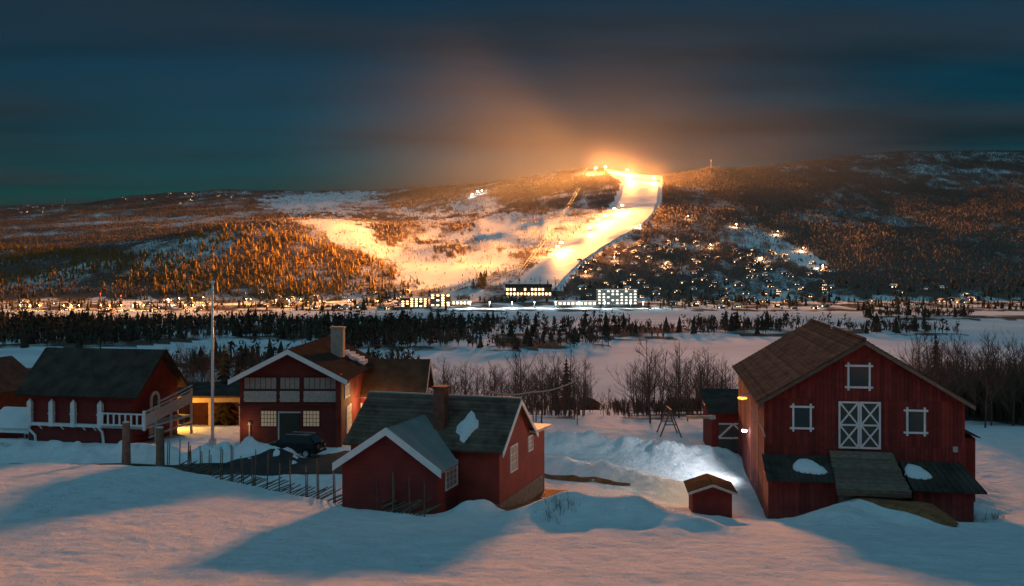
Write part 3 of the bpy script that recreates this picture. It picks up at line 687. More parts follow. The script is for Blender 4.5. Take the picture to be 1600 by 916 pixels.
# wing
wa = P(602, 670, 54.0); aw = local(CO, 602, 670, 1, -6.6)
WX, WY = aw.x, -6.6; WAZ = aw.z - .12
el = local(CO, 521, 728, 1, WY); er = local(CO, 689, 742, 1, WY)
WHW = (er.x - el.x) / 2 - .35; WX = (er.x + el.x) / 2; wk = (WAZ - (el.z + er.z) / 2) / (WHW + .35); WEZ = WAZ - WHW * wk
v = [(WX - WHW, WY + .35, -1.2), (WX + WHW, WY + .35, -1.2), (WX + WHW, WY + .35, WEZ), (WX, WY + .35, WAZ), (WX - WHW, WY + .35, WEZ)]
v += [(x, -CH + .2, z) for x, y, z in v]
MB().add(v, [(0, 1, 2, 3, 4), (0, 5, 6, 1), (1, 6, 7, 2), (4, 9, 5, 0)]).build('wing_wall', REDH, CO)
yb = -(RZ - WAZ) / kk - .1
ex = WHW + .35; ze2 = WAZ - ex * wk; ye2 = -(RZ - ze2) / kk
wr = slopes(CO, [[(WX - ex, WY, ze2), (WX, WY, WAZ), (WX, yb, WAZ), (WX - ex, ye2, ze2)], [(WX + ex, WY, ze2), (WX, WY, WAZ), (WX, yb, WAZ), (WX + ex, ye2, ze2)]], 0.16, METALROOF, 'wing_roof')
for i in range(9):
    for s_ in (1,):
        f_ = (i + .5) / 9; MB().bar((WX + .02, WY + .05 + f_ * (yb - WY), WAZ + .17), (WX + s_ * ex, WY + .05 + f_ * (min(ye2, yb + 1.5) - WY), ze2 + .17), 0.03, 0.04).build('roof_seam', METALROOF, wr)
for s_ in (-1, 1):
    bgm = MB(); A_ = Vector((WX, WY - .02, WAZ + .2)); E_ = Vector((WX + s_ * (ex + .03), WY - .02, ze2 + .2)); dn = Vector((0, 0, -.42)); o_ = Vector((0, -.07, 0))
    bgm.add([A_, E_, E_ + dn, A_ + dn, A_ + o_, E_ + o_, E_ + dn + o_, A_ + dn + o_], [(0, 1, 2, 3), (4, 7, 6, 5), (0, 4, 5, 1), (1, 5, 6, 2), (2, 6, 7, 3), (3, 7, 4, 0)]).build('bargeboard', WHITE, CO)
xr = WX + WHW
q0 = local(CO, 696, 728, 0, xr); q2 = local(CO, 713, 722, 0, xr); q1 = local(CO, 696, 765, 0, xr)
window(CO, 0, xr, q0.y, q2.y, q1.z, (q0.z + q2.z) / 2, 3, 4, trim=0.08, out=1, gm=CURTAIN)
ch = local(CO, 689, 603, 1, -2.0)
cm = MB(); cm.box(ch.x - .34, ch.x + .34, -2.35, -1.65, RZ - 2.6, ch.z - .12).build('chimney', BRICK, CO)
MB().box(ch.x - .42, ch.x + .42, -2.43, -1.57, ch.z - .12, ch.z).build('chimney_cap', BRICK, CO)
sp = local(CO, 731, 681, 1, -2.0)
mbs = MB(); n_ = 14; vs = [(sp.x, -2.0, RZ - 2.0 * kk + .5)]; fs = []
for s_, hh in ((.6, .42), (1, .12)):
    for i in range(n_):
        a_ = 2 * math.pi * i / n_; jj = 1 + .25 * math.sin(4 * a_ + 1) + rnd.uniform(-.12, .12); y_ = -2.0 + .95 * s_ * jj * math.sin(a_); vs.append((sp.x + .62 * s_ * jj * math.cos(a_), y_, RZ + y_ * kk + hh))
for i in range(n_): fs += [(0, 1 + i, 1 + (i + 1) % n_), (1 + i, 1 + n_ + i, 1 + n_ + (i + 1) % n_, 1 + (i + 1) % n_)]
mbs.add(vs, fs).build('roof_snow', SNOW, CO, True)

def cof(x, y):
    a_ = -R(TH); return (cl_.x + x * math.cos(a_) - y * math.sin(a_), cl_.y + x * math.sin(a_) + y * math.cos(a_))
ebc = wsheet('bare_ground', [(cof(CLn - .6, -CH - 1.0), cof(CLn + .1, -CH - 1.5)), (cof(CLn - .5, -CH), cof(CLn + .9, -CH - .5)), (cof(CLn - .5, 0), cof(CLn + .8, 0)), (cof(CLn - .5, 3), cof(CLn + .9, 3)), (cof(CLn - .5, 6.2), cof(CLn + 1.6, 6.2))], 7, EARTH, .05)
# ================================================================== MAIN HOUSE
mh = P(450, 545, 82.0); MZ = 44.8
MH = tag(empty('farmhouse', (mh.x, 82.0, MZ), 2.0), 'dark red two-storey farmhouse with wide window bands and lit ground-floor curtains', 'house')
MW, ML = 8.3, 15.0; MA = mh.z - MZ - .2; e_ = local(MH, 541, 592, 1, 0); MK = (mh.z - MZ - e_.z) / e_.x; ME = MA - MW / 2 * MK
MF = mat('farmhouse_siding', (0.15, 0.030, 0.025), 0.8, 0.3, 1.5, 0.0, 30, wave=('Z', 1.2, 0.02))
prism(MW, ML, -1, ME, MA, 0.5).build('wall', MF, MH)
roof2(MH, MW, -.15, ML + .8, ME, MA, .75, .18, BROWNROOF)
barge(MH, MW, -.16, ME, MA, .78, WHITE, w=.42, dz=.16)
def facade(o, x0, x1, y0, y1, yy, nu, nz, gm, trim=.06, tm=None):
    a = local(o, x0, y0, 1, yy); c = local(o, x1, y1, 1, yy)
    return window(o, 1, yy, a.x, c.x, c.z, a.z, nu, nz, trim=trim, gm=gm, tm=tm)
DTRIM = mat('dark_trim', (0.07, 0.022, 0.018), .8)
for (x0, x1, n_) in ((382, 432, 6), (438, 468, 4), (475, 525, 6)):
    facade(MH, x0, x1, 590, 608, .5, n_, 1, CURTAIN, tm=DTRIM)
    a = local(MH, x0, 611, 1, .5); c = local(MH, x1, 628, 1, .5)
    pn = MB().box(a.x, c.x, .40, .5, c.z, a.z).build('lace_panel', LACE, MH)
    nn = n_ * 2
    for i in range(nn):
        xc = a.x + (c.x - a.x) * (i + .5) / nn; zc_ = (a.z + c.z) / 2; r_ = .17
        for sg in (-1, 1):
            MB().bar((xc - r_ * .8, .385, zc_ - sg * .3), (xc + r_ * .8, .385, zc_ + sg * .3), .03, .05).build('fretwork_slat', GREYW, pn)
for (x0, x1) in ((408, 432), (474, 499)):
    facade(MH, x0, x1, 642, 666, .5, 5, 4, LITWIN, tm=DTRIM, trim=.07)
a = local(MH, 437, 643, 1, .5); c = local(MH, 468, 695, 1, .5)
MB().box(a.x, c.x, .42, .5, c.z - .6, a.z - .12).build('door', mat('dark_door', (.03, .035, .028), .6), MH)
MB().box(a.x - .12, c.x + .12, .38, .5, a.z - .12, a.z).build('door_head', GREYW, MH); MB().box(a.x - .12, a.x, .38, .5, c.z - .6, a.z - .12).build('door_jamb', GREYW, MH)
MB().box(-MW / 2 - .12, MW / 2 + .12, .36, .5, local(MH, 450, 632, 1, .5).z - .12, local(MH, 450, 632, 1, .5).z + .02).build('belt_board', DTRIM, MH)
# right side: pillars, windows and lamp-lit wall
MB().box(MW / 2 - .25, MW / 2 + .2, .2, .62, -1, ME + .2).build('corner_pillar', RED, MH)
for (y0, y1, z0, z1, n1, n2) in ((3.4, 5.2, 0.9, 3.0, 3, 5), (2.6, 4.4, 4.0, 4.9, 3, 2)):
    window(MH, 0, MW / 2, y0, y1, z0, z1, n1, n2, trim=.12, out=1, gm=LITWIN)
q = local(MH, 528, 513, 0, .9)
chz = local(MH, 528, 513, 1, 8.0)
MB().box(chz.x - .55, chz.x + .55, 7.5, 8.5, MA - 1.2, chz.z).build('chimney', CONCRETE, MH)
MB().box(chz.x - .62, chz.x + .62, 7.43, 8.57, chz.z, chz.z + .15).build('chimney_cap', CONCRETE, MH)
kq = MK
rs = MB()
for i in range(6):
    x = 1.9 + i * .42; rs.box(x, x + .5, 9.6 + rnd.uniform(-.3, .3), 11.8 + rnd.uniform(-.5, .5), MA - (x + .5) * MK + .1, MA - x * MK + .33)
rs.build('roof_snow', SNOW, MH)
# rear wing, ridge along x
rz = local(MH, 625, 563, 1, 13.0); wx0, wx1 = MW / 2 - .2, local(MH, 672, 563, 1, 13.0).x
we = local(MH, 600, 620, 1, 9.6); rk = (rz.z - we.z) / 3.4
v = [(wx0, 9.9, -1), (wx0, 16.1, -1), (wx0, 16.1, rz.z - 3.1 * rk), (wx0, 13, rz.z - .05), (wx0, 9.9, rz.z - 3.1 * rk)]
v += [(wx1 - .5, y, z) for _, y, z in v]
MB().add(v, [(4, 3, 2, 1, 0), (5, 6, 7, 8, 9), (0, 5, 9, 4), (1, 2, 7, 6)]).build('wing_wall', RED, MH)
slopes(MH, [[(wx0 - 1.0, 9.6, we.z), (wx1, 9.6, we.z), (wx1, 13, rz.z), (wx0 - 1.0, 13, rz.z)], [(wx0 - 1.0, 16.4, we.z), (wx1, 16.4, we.z), (wx1, 13, rz.z), (wx0 - 1.0, 13, rz.z)]], .15, BROWNROOF, 'wing_roof')
for s_ in (-1, 1):
    bgm = MB(); A_ = Vector((wx1 + .01, 13, rz.z + .13)); E_ = Vector((wx1 + .01, 13 + s_ * 3.45, we.z + .13)); dn = Vector((0, 0, -.3)); o_ = Vector((.06, 0, 0))
    bgm.add([A_, E_, E_ + dn, A_ + dn, A_ + o_, E_ + o_, E_ + dn + o_, A_ + dn + o_], [(0, 1, 2, 3), (4, 7, 6, 5), (0, 4, 5, 1), (1, 5, 6, 2), (2, 6, 7, 3), (3, 7, 4, 0)]).build('bargeboard', GREYW, MH)
facade(MH, 552, 564, 632, 646, 9.9, 2, 2, LITWIN, trim=.14)
flood('porch_light', (MW / 2 + 1.6, 7.2, 3.1), 650, (1.0, .50, .17), .12, MH)
pl = MB().tube([(MW / 2, 7.2, 3.35), (MW / 2 + 1.6, 7.2, 3.35), (MW / 2 + 1.6, 7.2, 3.25)], .03, 5).build('porch_lamp_arm', STEEL, MH)
MB().tube([(MW / 2 + 1.6, 7.2, 3.34), (MW / 2 + 1.6, 7.2, 3.22)], [.05, .16], 8).build('porch_lamp_shade', STEEL, MH)
a = local(MH, 531, 602, 1, .45); MB().box(a.x - .06, a.x + .1, .25, .45, a.z - .1, a.z + .1).build('corner_lamp', BULBO, MH)

# ================================================================== BALCONY HOUSE (left)
LH0 = P(208, 692, 84.0); LZ = 44.6
LHs = tag(empty('balcony_house', (LH0.x, 84.0, LZ), 12), 'red house with steep dark roof, white posts and balcony round its gable', 'house')
el_ = local(LHs, 30, 628, 1, -.6); er_ = local(LHs, 208, 624, 1, -.6); apx = local(LHs, 250, 549, 0, .45)
LL = -local(LHs, 45, 660, 1, 0).x; dep = 7.0; lez = er_.z; apz = local(LHs, 230, 548, 1, 3.5).z
lk_ = (apz - lez) / 4.1
v = [(0, 0, -1), (0, dep, -1), (0, dep, apz - 3.5 * lk_), (0, 3.5, apz - .05), (0, 0, apz - 3.5 * lk_)]
v += [(-LL, y, z) for _, y, z in v]
MB().add(v, [(0, 1, 2, 3, 4), (9, 8, 7, 6, 5), (4, 9, 5, 0), (1, 6, 7, 2)]).build('wall', REDH, LHs)
slopes(LHs, [[(-LL - .9, -.6, lez), (.7, -.6, lez), (.9, 3.5, apz), (-LL - .9, 3.5, apz)], [(-LL - .9, 7.6, lez), (.7, 7.6, lez), (.9, 3.5, apz), (-LL - .9, 3.5, apz)]], .16, DARKROOF)
for s_ in (-1, 1):
    MB().bar((.93, 3.5, apz + .08), (.73, 3.5 + s_ * 4.1, lez + .08), .06, .24).build('bargeboard', BROWNROOF, LHs)
fl = local(LHs, 120, 665, 1, -.35).z
MB().box(-LL - .1, -1.6, -.40, -.02, fl - .12, fl + .12).build('sill_beam', WHITE, LHs)
for px in (46, 80, 114, 156):
    x = local(LHs, px, 650, 1, -.35).x
    pm = MB(); pm.box(x - .2, x + .2, -.45, -.1, fl - .15, lez - .55); pm.box(x - .27, x + .27, -.48, -.08, lez - 1.5, lez - 1.42)
    pm.add([(x - .2, -.45, lez - .55), (x + .2, -.45, lez - .55), (x + .2, -.1, lez - .55), (x - .2, -.1, lez - .55), (x, -.28, lez - .2)], [(0, 1, 4), (1, 2, 4), (2, 3, 4), (3, 0, 4)])
    pm.build('post', WHITE, LHs)
for px in (60, 94, 128, 145):
    x = local(LHs, px, 668, 1, -.3).x; MB().bar((x, -.3, fl - .1), (x + .18, -.1, fl - .42), .1).build('bracket', WHITE, LHs)
for px, sg in ((47, -1), (153, 1)):
    x = local(LHs, px, 675, 1, -.3).x
    MB().tube([(x, -.3, fl - .1), (x + sg * .25 + .12, -.25, fl - .5), (x + .42, -.2, fl - 1.0), (x + .5, -.2, fl - 1.8)], .11, 6).build('curved_brace', WHITE, LHs)
# balcony: front bay and along the gable
xb0 = local(LHs, 158, 650, 1, -.4).x; by1 = dep + .1
bal = MB().box(xb0, 1.35, -.45, by1, fl - .1, fl + .06).build('balcony_floor', GREYW, LHs)
rt = fl + 1.15
for i in range(8):
    x = xb0 + .15 + (1.35 - xb0 - .3) * i / 7; MB().box(x - .075, x + .075, -.5, -.42, fl + .1, rt - .02).build('baluster', WHITE, bal)
for zz in (fl + .12, rt - .08): MB().box(xb0, 1.40, -.53, -.40, zz, zz + .12).build('rail', WHITE, bal)
MB().box(1.22, 1.42, -.56, -.36, fl - .2, rt + .3).build('corner_post', WHITE, bal)
RISE = 1.0
for i in range(5):
    z0 = fl + .25 + i * .2; MB().bar((1.39, -.3, z0), (1.39, by1, z0 + RISE), .06, .175).build('board', GREYW, bal)
MB().bar((1.39, -.36, rt + .2), (1.39, by1, rt + .2 + RISE), .14, .1).build('rail', GREYW, bal); MB().bar((1.39, 1.5, rt + .75), (1.39, by1, rt + .55 + RISE), .12, .1).build('rail', GREYW, bal)
for y_ in (1.2, 3.6, by1 - .1):
    MB().box(1.28, 1.44, y_ - .09, y_ + .09, -1, rt + .3 + RISE * y_ / by1).build('balcony_post', GREYW, LHs)
MB().bar((1.36, .2, .9), (1.36, by1 - .3, 1.15), .08, .14).build('lower_rail', GREYW, LHs)
# arched door on the gable
ar = MB(); n_ = 12; yc = 3.2; zb_ = fl + .1; zt_ = rt + .75
pts_o = [(yc - .72, zb_)] + [(yc - .72 * math.cos(math.pi * i / n_), zt_ + .72 * math.sin(math.pi * i / n_)) for i in range(n_ + 1)] + [(yc + .72, zb_)]
pts_i = [(yc - .46, zb_)] + [(yc - .46 * math.cos(math.pi * i / n_), zt_ + .46 * math.sin(math.pi * i / n_)) for i in range(n_ + 1)] + [(yc + .46, zb_)]
m_ = len(pts_o)
vs = [(.12, y, z) for y, z in pts_o] + [(.12, y, z) for y, z in pts_i] + [(-.02, y, z) for y, z in pts_o] + [(-.02, y, z) for y, z in pts_i]
fs = [f for i in range(m_ - 1) for f in ((i, i + 1, m_ + i + 1, m_ + i), (i, 2 * m_ + i, 2 * m_ + i + 1, i + 1), (m_ + i, m_ + i + 1, 3 * m_ + i + 1, 3 * m_ + i))]
adr = ar.add(vs, fs).build('arched_door', WHITE, LHs)
MB().add([(.04, y, z) for y, z in pts_i], [tuple(range(m_))]).build('door_panel', GLASS, adr)
MB().box(.01, .08, 2.2, 3.0, -1, 1.5).build('lower_door', GLASS, LHs)
# annex with snowy roof at its far end
an = MB().box(-LL - 4.5, -LL - .05, 1.0, 5, -1, .95).build('annex_wall', REDH, LHs)
slopes(LHs, [[(-LL - 4.8, .4, 1.0), (-LL + .0, .4, 1.0), (-LL + .0, 3, 2.4), (-LL - 4.8, 3, 2.4)], [(-LL - 4.8, 5.5, 1.0), (-LL + .0, 5.5, 1.0), (-LL + .0, 3, 2.4), (-LL - 4.8, 3, 2.4)]], .25, SNOW, 'annex_snowy_roof')
MB().box(-LL - 4.8, -LL, .3, .42, .8, 1.02).build('fascia', WHITE, LHs)
window(LHs, 1, 1.0, -LL - 1.1, -LL - .5, -.2, .6, 2, 2, trim=.1)

# dark neighbour roof at the picture's edge
nb = P(5, 650, 96); NBo = tag(empty('dark_house', (nb.x - 5.5, 96, 43.5), 10), 'dark house roof with pale gable board behind the balcony house', 'house')
prism(7, 9, -1, 4.2, 6.8).build('wall', DARKRED, NBo); roof2(NBo, 7, -.4, 9.4, 4.2, 6.8, .5, .15, DARKROOF); barge(NBo, 7, -.42, 4.2, 6.8, .5, GREYW, w=.25, dz=.12)

# ================================================================== ORANGE-LIT CARPORT
cp = P(300, 683, 96); CPT = tag(empty('carport', (cp.x, 96, Hs(cp.x, 96) - .2), -4), 'open wooden carport glowing orange from its own lamp', 'carport')
for x in (-1.5, 1.7, 4.6):
    MB().box(x - .16, x + .16, 0, .3, -.5, 2.5).build('post', WOODL, CPT)
MB().box(-1.9, 5.0, -.1, .3, 2.5, 3.0).build('lintel', WOODL, CPT)
MB().box(-1.8, 4.9, 4.6, 4.8, -.5, 2.9).build('back_wall', DARKRED, CPT)
slopes(CPT, [[(-2.2, -.5, 3.0), (5.3, -.5, 3.0), (5.3, 5.2, 3.7), (-2.2, 5.2, 3.7)]], .18, DARKROOF, 'roof')
flood('carport_light', (-1.5, -2.6, 2.6), 1500, (1.0, .46, .06), .15, CPT)
MB().tube([(-1.5, .1, 2.8), (-1.5, -2.6, 2.95), (-1.5, -2.6, 2.75)], .035, 5).build('lamp_arm', STEEL, CPT)

# ================================================================== FLAGPOLE
fp = P(332, 690, 80.0); fz_ = Hs(fp.x, 80)
FPo = tag(empty('flagpole', (fp.x, 80.0, fz_ - .2)), 'tall white flagpole standing by the snow heap in the farmyard', 'flagpole')
ft = P(332, 444, 80).z - fz_ + .2
MB().tube([(0, 0, 0), (0, 0, ft * .5), (0, 0, ft)], [.13, .115, .075], 10).build('pole', POLEW, FPo, True)
MB().box(-.24, .24, -.24, .24, -.3, 1.25).build('base', GREYW, FPo)
MB().tube([(0, 0, ft), (0, 0, ft + .1), (0, 0, ft + .22), (0, 0, ft + .3)], [.1, .2, .19, .04], 10).build('finial', POLEW, FPo, True)
bl = P(390, 668, 82.5); bz = Hs(bl.x, 82.5)
BLo = tag(empty('path_lamp', (bl.x, 82.5, bz)), 'slim lamp post with pale cap by the farmhouse corner', 'lamp')
MB().tube([(0, 0, 0), (0, 0, 1.9)], .07, 8).build('post', WOODL, BLo); MB().tube([(0, 0, 1.9), (0, 0, 2.1)], [.16, .1], 8).build('cap', GREYW, BLo)
MB().box(-.7, .4, -.3, .3, -.2, .5).build('planter', WOODL, BLo)
flood('path_light', (-.3, -.6, 1.7), 25, (1.0, .55, .2), .08, BLo)

# ================================================================== CAR
car0 = P(460, 706, 78.0); CZ0 = Hs(car0.x, 78.0) + .05
CAR = tag(empty('parked_car', (car0.x, 78.0, CZ0), 14), 'black estate car parked in front of the farmhouse door', 'car')
prof = [(-2.25, .45, .62), (-2.28, .7, .8), (-2.05, .95, .86), (-1.2, 1.06, .9), (1.9, 1.10, .9), (2.2, 1.0, .86), (2.28, .7, .84), (2.2, .4, .8)]
body = MB(); vs = []
for x, z, w in prof: vs += [(x, -w, z), (x, w, z)]
lowx = [(-2.1, .3), (2.1, .3)]
for x, z in lowx: vs += [(x, -.8, z), (x, .8, z)]
n_ = len(prof); fs = [(2 * i, 2 * i + 1, 2 * i + 3, 2 * i + 2) for i in range(n_ - 1)]
fs += [tuple([2 * i for i in range(n_)] + [2 * n_ + 2, 2 * n_])[::-1], tuple([2 * i + 1 for i in range(n_)] + [2 * n_ + 3, 2 * n_ + 1])]
fs += [(2 * n_, 2 * n_ + 1, 1, 0), (2 * n_ - 2, 2 * n_ - 1, 2 * n_ + 3, 2 * n_ + 2), (2 * n_, 2 * n_ + 2, 2 * n_ + 3, 2 * n_ + 1)]
body.add(vs, fs).build('body', CARP, CAR)
cab = MB(); cs = [(-1.25, 1.05, .84), (-.55, 1.62, .66), (1.55, 1.66, .66), (2.12, 1.08, .82)]
vs = []
for x, z, w in cs: vs += [(x, -w, z), (x, w, z)]
cab.add(vs, [(0, 1, 3, 2), (2, 3, 5, 4), (4, 5, 7, 6), (0, 2, 4, 6), (1, 7, 5, 3)]).build('cabin', CARP, CAR)
for s_ in (-1, 1):
    for (xa, xb, ya, yb_) in ((-.95, .05, -.62, .05), (.15, .95, .15, .95), (1.03, 1.9, 1.03, 1.5)):
        MB().add([(xa, s_ * .835, 1.12), (xb, s_ * .835, 1.12), (yb_, s_ * .685, 1.58), (ya, s_ * .685, 1.58)], [(0, 1, 2, 3)]).build('side_window', GLASS, CAR)
    MB().box(2.2, 2.31, s_ * .62 - .14, s_ * .62 + .14, .72, 1.0).build('tail_light', REDLENS, CAR)
    MB().box(-2.3, -2.16, s_ * .58 - .16, s_ * .58 + .16, .68, .82).build('headlight', GREYW, CAR)
    MB().bar((-.4, s_ * .58, 1.72), (1.5, s_ * .58, 1.74), .05).build('roof_rail', STEEL, CAR)
    for xw in (-1.4, 1.4):
        t_ = MB().tube([(xw, s_ * .72, .34), (xw, s_ * .95, .34)], .35, 16).build('wheel', RUBBER, CAR)
        MB().tube([(xw, s_ * .93, .34), (xw, s_ * .965, .34)], .21, 12).build('rim', STEEL, t_)
MB().add([(1.62, -.6, 1.6), (1.62, .6, 1.6), (2.12, .74, 1.14), (2.12, -.74, 1.14)], [(0, 1, 2, 3)]).build('rear_window', GLASS, CAR)
MB().add([(-1.2, -.78, 1.1), (-1.2, .78, 1.1), (-.6, .62, 1.6), (-.6, -.62, 1.6)], [(0, 1, 2, 3)]).build('windscreen', GLASS, CAR)
MB().box(2.26, 2.35, -.3, .3, .55, .67).build('number_plate', GREYW, CAR)
MB().box(2.2, 2.36, -.8, .8, .4, .53).build('rear_bumper', RUBBER, CAR)

# ================================================================== ROUND-POLE FENCE, GATE POSTS, WIRE FENCE
FE = tag(empty('pole_fence', (-15, 60, 46)), 'weathered round-pole fence with slanting rails along the snow field edge', 'fence')
fpx = [(261, 727), (280, 730), (293, 733), (297, 734), (314, 738), (326, 742), (344, 746), (361, 751), (378, 756), (394, 760), (398, 761), (417, 766), (436, 770), (454, 774), (478, 780), (496, 785), (522, 791), (542, 795), (565, 798), (590, 800), (614, 803), (641, 806), (663, 808)]
FP = []
for (px, py) in fpx:
    Y = float(np.interp(px, [150, 270, 400, 530, 670], [67.6, 66.6, 61.2, 56.4, 51.9])); x = (px - HX) / FPX * Y; FP.append(Vector((x, Y, Hs(x, Y))))
off = Vector((-15, 60, 46))
for p in FP:
    h_ = rnd.uniform(1.75, 2.35); ln = Vector((rnd.uniform(-.08, .08), rnd.uniform(-.05, .05), 0))
    MB().tube([p - off - Vector((0, 0, .4)), p - off + ln + Vector((0, 0, h_))], [.045, .03], 6).build('post', WOOD, FE)
    if rnd.random() < .6:
        MB().tube([p - off + Vector((.05, .22, -.4)), p - off + ln + Vector((.05, .2, h_ - rnd.uniform(.1, .4)))], [.04, .026], 6).build('post', WOOD, FE)
for i in range(len(FP) - 1):
    a, c = FP[i], FP[i + 1]; d_ = (c - a); L_ = max((c - a).length, .01); n_ = max(1, int(L_ / .27)); d_ /= L_
    for j in range(n_):
        s0 = a + d_ * (L_ * j / n_) + Vector((0, .1, -.1 + rnd.uniform(0, .1))); ll = rnd.uniform(1.3, 2.0)
        MB().tube([s0 - off, s0 - off + d_ * ll + Vector((0, .05, ll * rnd.uniform(.34, .5)))], .035, 5).build('rail', WOOD, FE)
for (px, pt, pb, Y, lab) in ((197, 660, 722, 72.5, 'thick weathered gatepost at the foot of the balcony'), (250, 668, 729, 70.5, 'thick weathered gatepost where the pole fence begins')):
    p = P(px, pb, Y); g_ = Hs(p.x, Y); h_ = P(px, pt, Y).z - g_
    o = tag(empty('gatepost', (p.x, Y, g_)), lab, 'post')
    MB().tube([(0, 0, -.5), (.02, 0, h_ * .5), (0, 0, h_)], [.34, .29, .27], 9).build('shaft', WOOD, o)
    MB().tube([(0, 0, h_ - .02), (0, 0, h_ + .06)], [.29, .2], 9).build('weathered_top', GREYW, o)
WF = tag(empty('wire_fence', (4, 55, 46)), 'low sagging wire fence on thin stakes above the mound', 'fence')
wp = []
for (px, Y) in ((862, 55.5), (898, 55.2), (945, 54.4), (962, 53.6), (988, 52.3)):
    x = (px - HX) / FPX * Y; p = Vector((x - 4, Y - 55, Hs(x, Y) - 46)); wp.append(p)
    MB().tube([p - Vector((0, 0, .3)), p + Vector((.03, 0, 1.15))], .03, 5).build('stake', WOOD, WF)
for hh in (.5, .8, 1.1):
    for a, c in zip(wp[:-1], wp[1:]):
        pts = [a.lerp(c, t / 6) + Vector((0, 0, hh - .16 * math.sin(math.pi * t / 6))) for t in range(7)]
        MB().tube(pts, .012, 4).build('wire', STEEL, WF)

# ================================================================== TREES
def birch(seed, h):
    r_ = random.Random(seed); tr = MB(); cr_ = MB(); lean = Vector((r_.uniform(-.06, .06), r_.uniform(-.06, .06), 1)); n = 7
    pts = [Vector((0, 0, -.4))]
    for i in range(1, n + 1): pts.append(lean * (h * i / n) + Vector((r_.uniform(-.1, .1), r_.uniform(-.1, .1), 0)) * i / n * 2)
    tr.tube(pts, [.012 * h * (1 - i / (n + .4)) + .012 for i in range(n + 1)], 5)
    def br(p, d, L, rad, lev):
        k = 3; q = [p]; dd = d.copy()
        for i in range(k):
            dd = (dd + Vector((r_.uniform(-.22, .22), r_.uniform(-.22, .22), r_.uniform(-.05, .2)))).normalized(); q.append(q[-1] + dd * L / k)
        cr_.tube(q, [rad, rad * .75, rad * .5, rad * .25], 3, cap=False)
        if lev > 0:
            for i in range(6 if lev == 2 else 5):
                t = r_.uniform(.2, 1.0); j = min(int(t * k), k - 1); b0 = q[j].lerp(q[j + 1], t * k - j)
                nd = (dd + Vector((r_.uniform(-1, 1), r_.uniform(-1, 1), r_.uniform(-.2, .7))) * .85).normalized()
                br(b0, nd, L * r_.uniform(.3, .55), rad * .55, lev - 1)
    nb_ = 17
    for i in range(nb_):
        t = .16 + .82 * i / nb_; j = min(int(t * n), n - 1); p = pts[j].lerp(pts[j + 1], t * n - j); a = r_.uniform(0, 6.28); up = r_.uniform(.5, 1.2)
        d = Vector((math.cos(a), math.sin(a), up)).normalized()
        br(p, d, h * (.36 * (1 - t) + .10) * r_.uniform(.7, 1.2), .0045 * h * (1.1 - t) + .01, 2 if t < .8 else 1)
    return tr, cr_
def spruce(seed, h, w=.2, tiers=15, dens=9):
    r_ = random.Random(seed); tr = MB().tube([(0, 0, -.4), (0, 0, h * .6), (0, 0, h)], [.014 * h, .008 * h, .01], 6); c_ = MB()
    for i in range(tiers):
        t = i / tiers; z = h * (.1 + .88 * t); rad = h * w * (1 - t) ** .85 + .12
        for k in range(dens):
            a = 6.283 * (k + r_.random()) / dens; rr_ = rad * r_.uniform(.65, 1.15); dz = -rr_ * r_.uniform(.2, .5); wd = rr_ * .34
            ca, sa = math.cos(a), math.sin(a); tip = (ca * rr_, sa * rr_, z + dz); m1 = (ca * rr_ * .6 - sa * wd, sa * rr_ * .6 + ca * wd, z + dz * .45 - .05 * h / tiers); m2 = (ca * rr_ * .6 + sa * wd, sa * rr_ * .6 - ca * wd, z + dz * .45 - .05 * h / tiers)
            c_.add([(0, 0, z + h * .05), m1, tip, m2, (ca * rr_ * .5, sa * rr_ * .5, z + dz * .2 + h * .012)], [(0, 1, 4), (0, 4, 3), (1, 2, 4), (4, 2, 3)])
    return tr, c_
def pine(seed, h):
    r_ = random.Random(seed); tr = MB().tube([(0, 0, -.4), (r_.uniform(-.2, .2), 0, h * .5), (0, 0, h * .92)], [.02 * h, .014 * h, .02], 5); c_ = MB()
    for l in range(9):
        t = l / 8; z = h * (.28 + .66 * t); a = r_.uniform(0, 6.28); d = h * .17 * (1 - t * .8) * r_.uniform(.5, 1.2); cx, cy = d * math.cos(a), d * math.sin(a); s_ = h * (.15 - .07 * t)
        for q in range(30):
            v_ = Vector((r_.gauss(0, 1), r_.gauss(0, 1), r_.gauss(0, .75))).normalized() * s_ * r_.uniform(.5, 1.1) + Vector((cx, cy, z))
            e = [v_ + Vector((r_.uniform(-1, 1), r_.uniform(-1, 1), r_.uniform(-.7, .7))) * s_ * .42 for _ in range(3)]; c_.add(e, [(0, 1, 2)])
    return tr, c_
def proto(kind, seed, h):
    if kind == 'birch_tree': a, c = birch(seed, h); ms = (BARK, TWIG)
    elif kind == 'spruce_tree': a, c = spruce(seed, h); ms = (BARK, NEEDLE)
    else: a, c = pine(seed, h); ms = (BARK, NEEDLE)
    t = a.build('trunk', ms[0]); k_ = c.build('crown', ms[1]); r_ = t.data, k_.data
    for o in (t, k_): bpy.data.objects.remove(o)
    return r_
PROT = {'birch_tree': [(proto('birch_tree', 100 + i, 8.0), 8.0) for i in range(6)], 'spruce_tree': [(proto('spruce_tree', 200 + i, 12.0), 12.0) for i in range(4)], 'pine_tree': [(proto('pine_tree', 300 + i, 12.0), 12.0) for i in range(5)]}
def plant(kind, x, y, h, label, group, z=None):
    (tm, cm_), h0 = rnd.choice(PROT[kind]); s_ = h / h0
    o = empty(kind, (x, y, (Hs(x, y) if z is None else z)), rnd.uniform(0, 360)); o.scale = (s_ * rnd.uniform(.85, 1.15), s_ * rnd.uniform(.85, 1.15), s_); tag(o, label, 'tree', group)
    for nm, me in (('trunk', tm), ('crown', cm_)):
        c_ = bpy.data.objects.new(nm, me); C.objects.link(c_); c_.parent = o
    return o
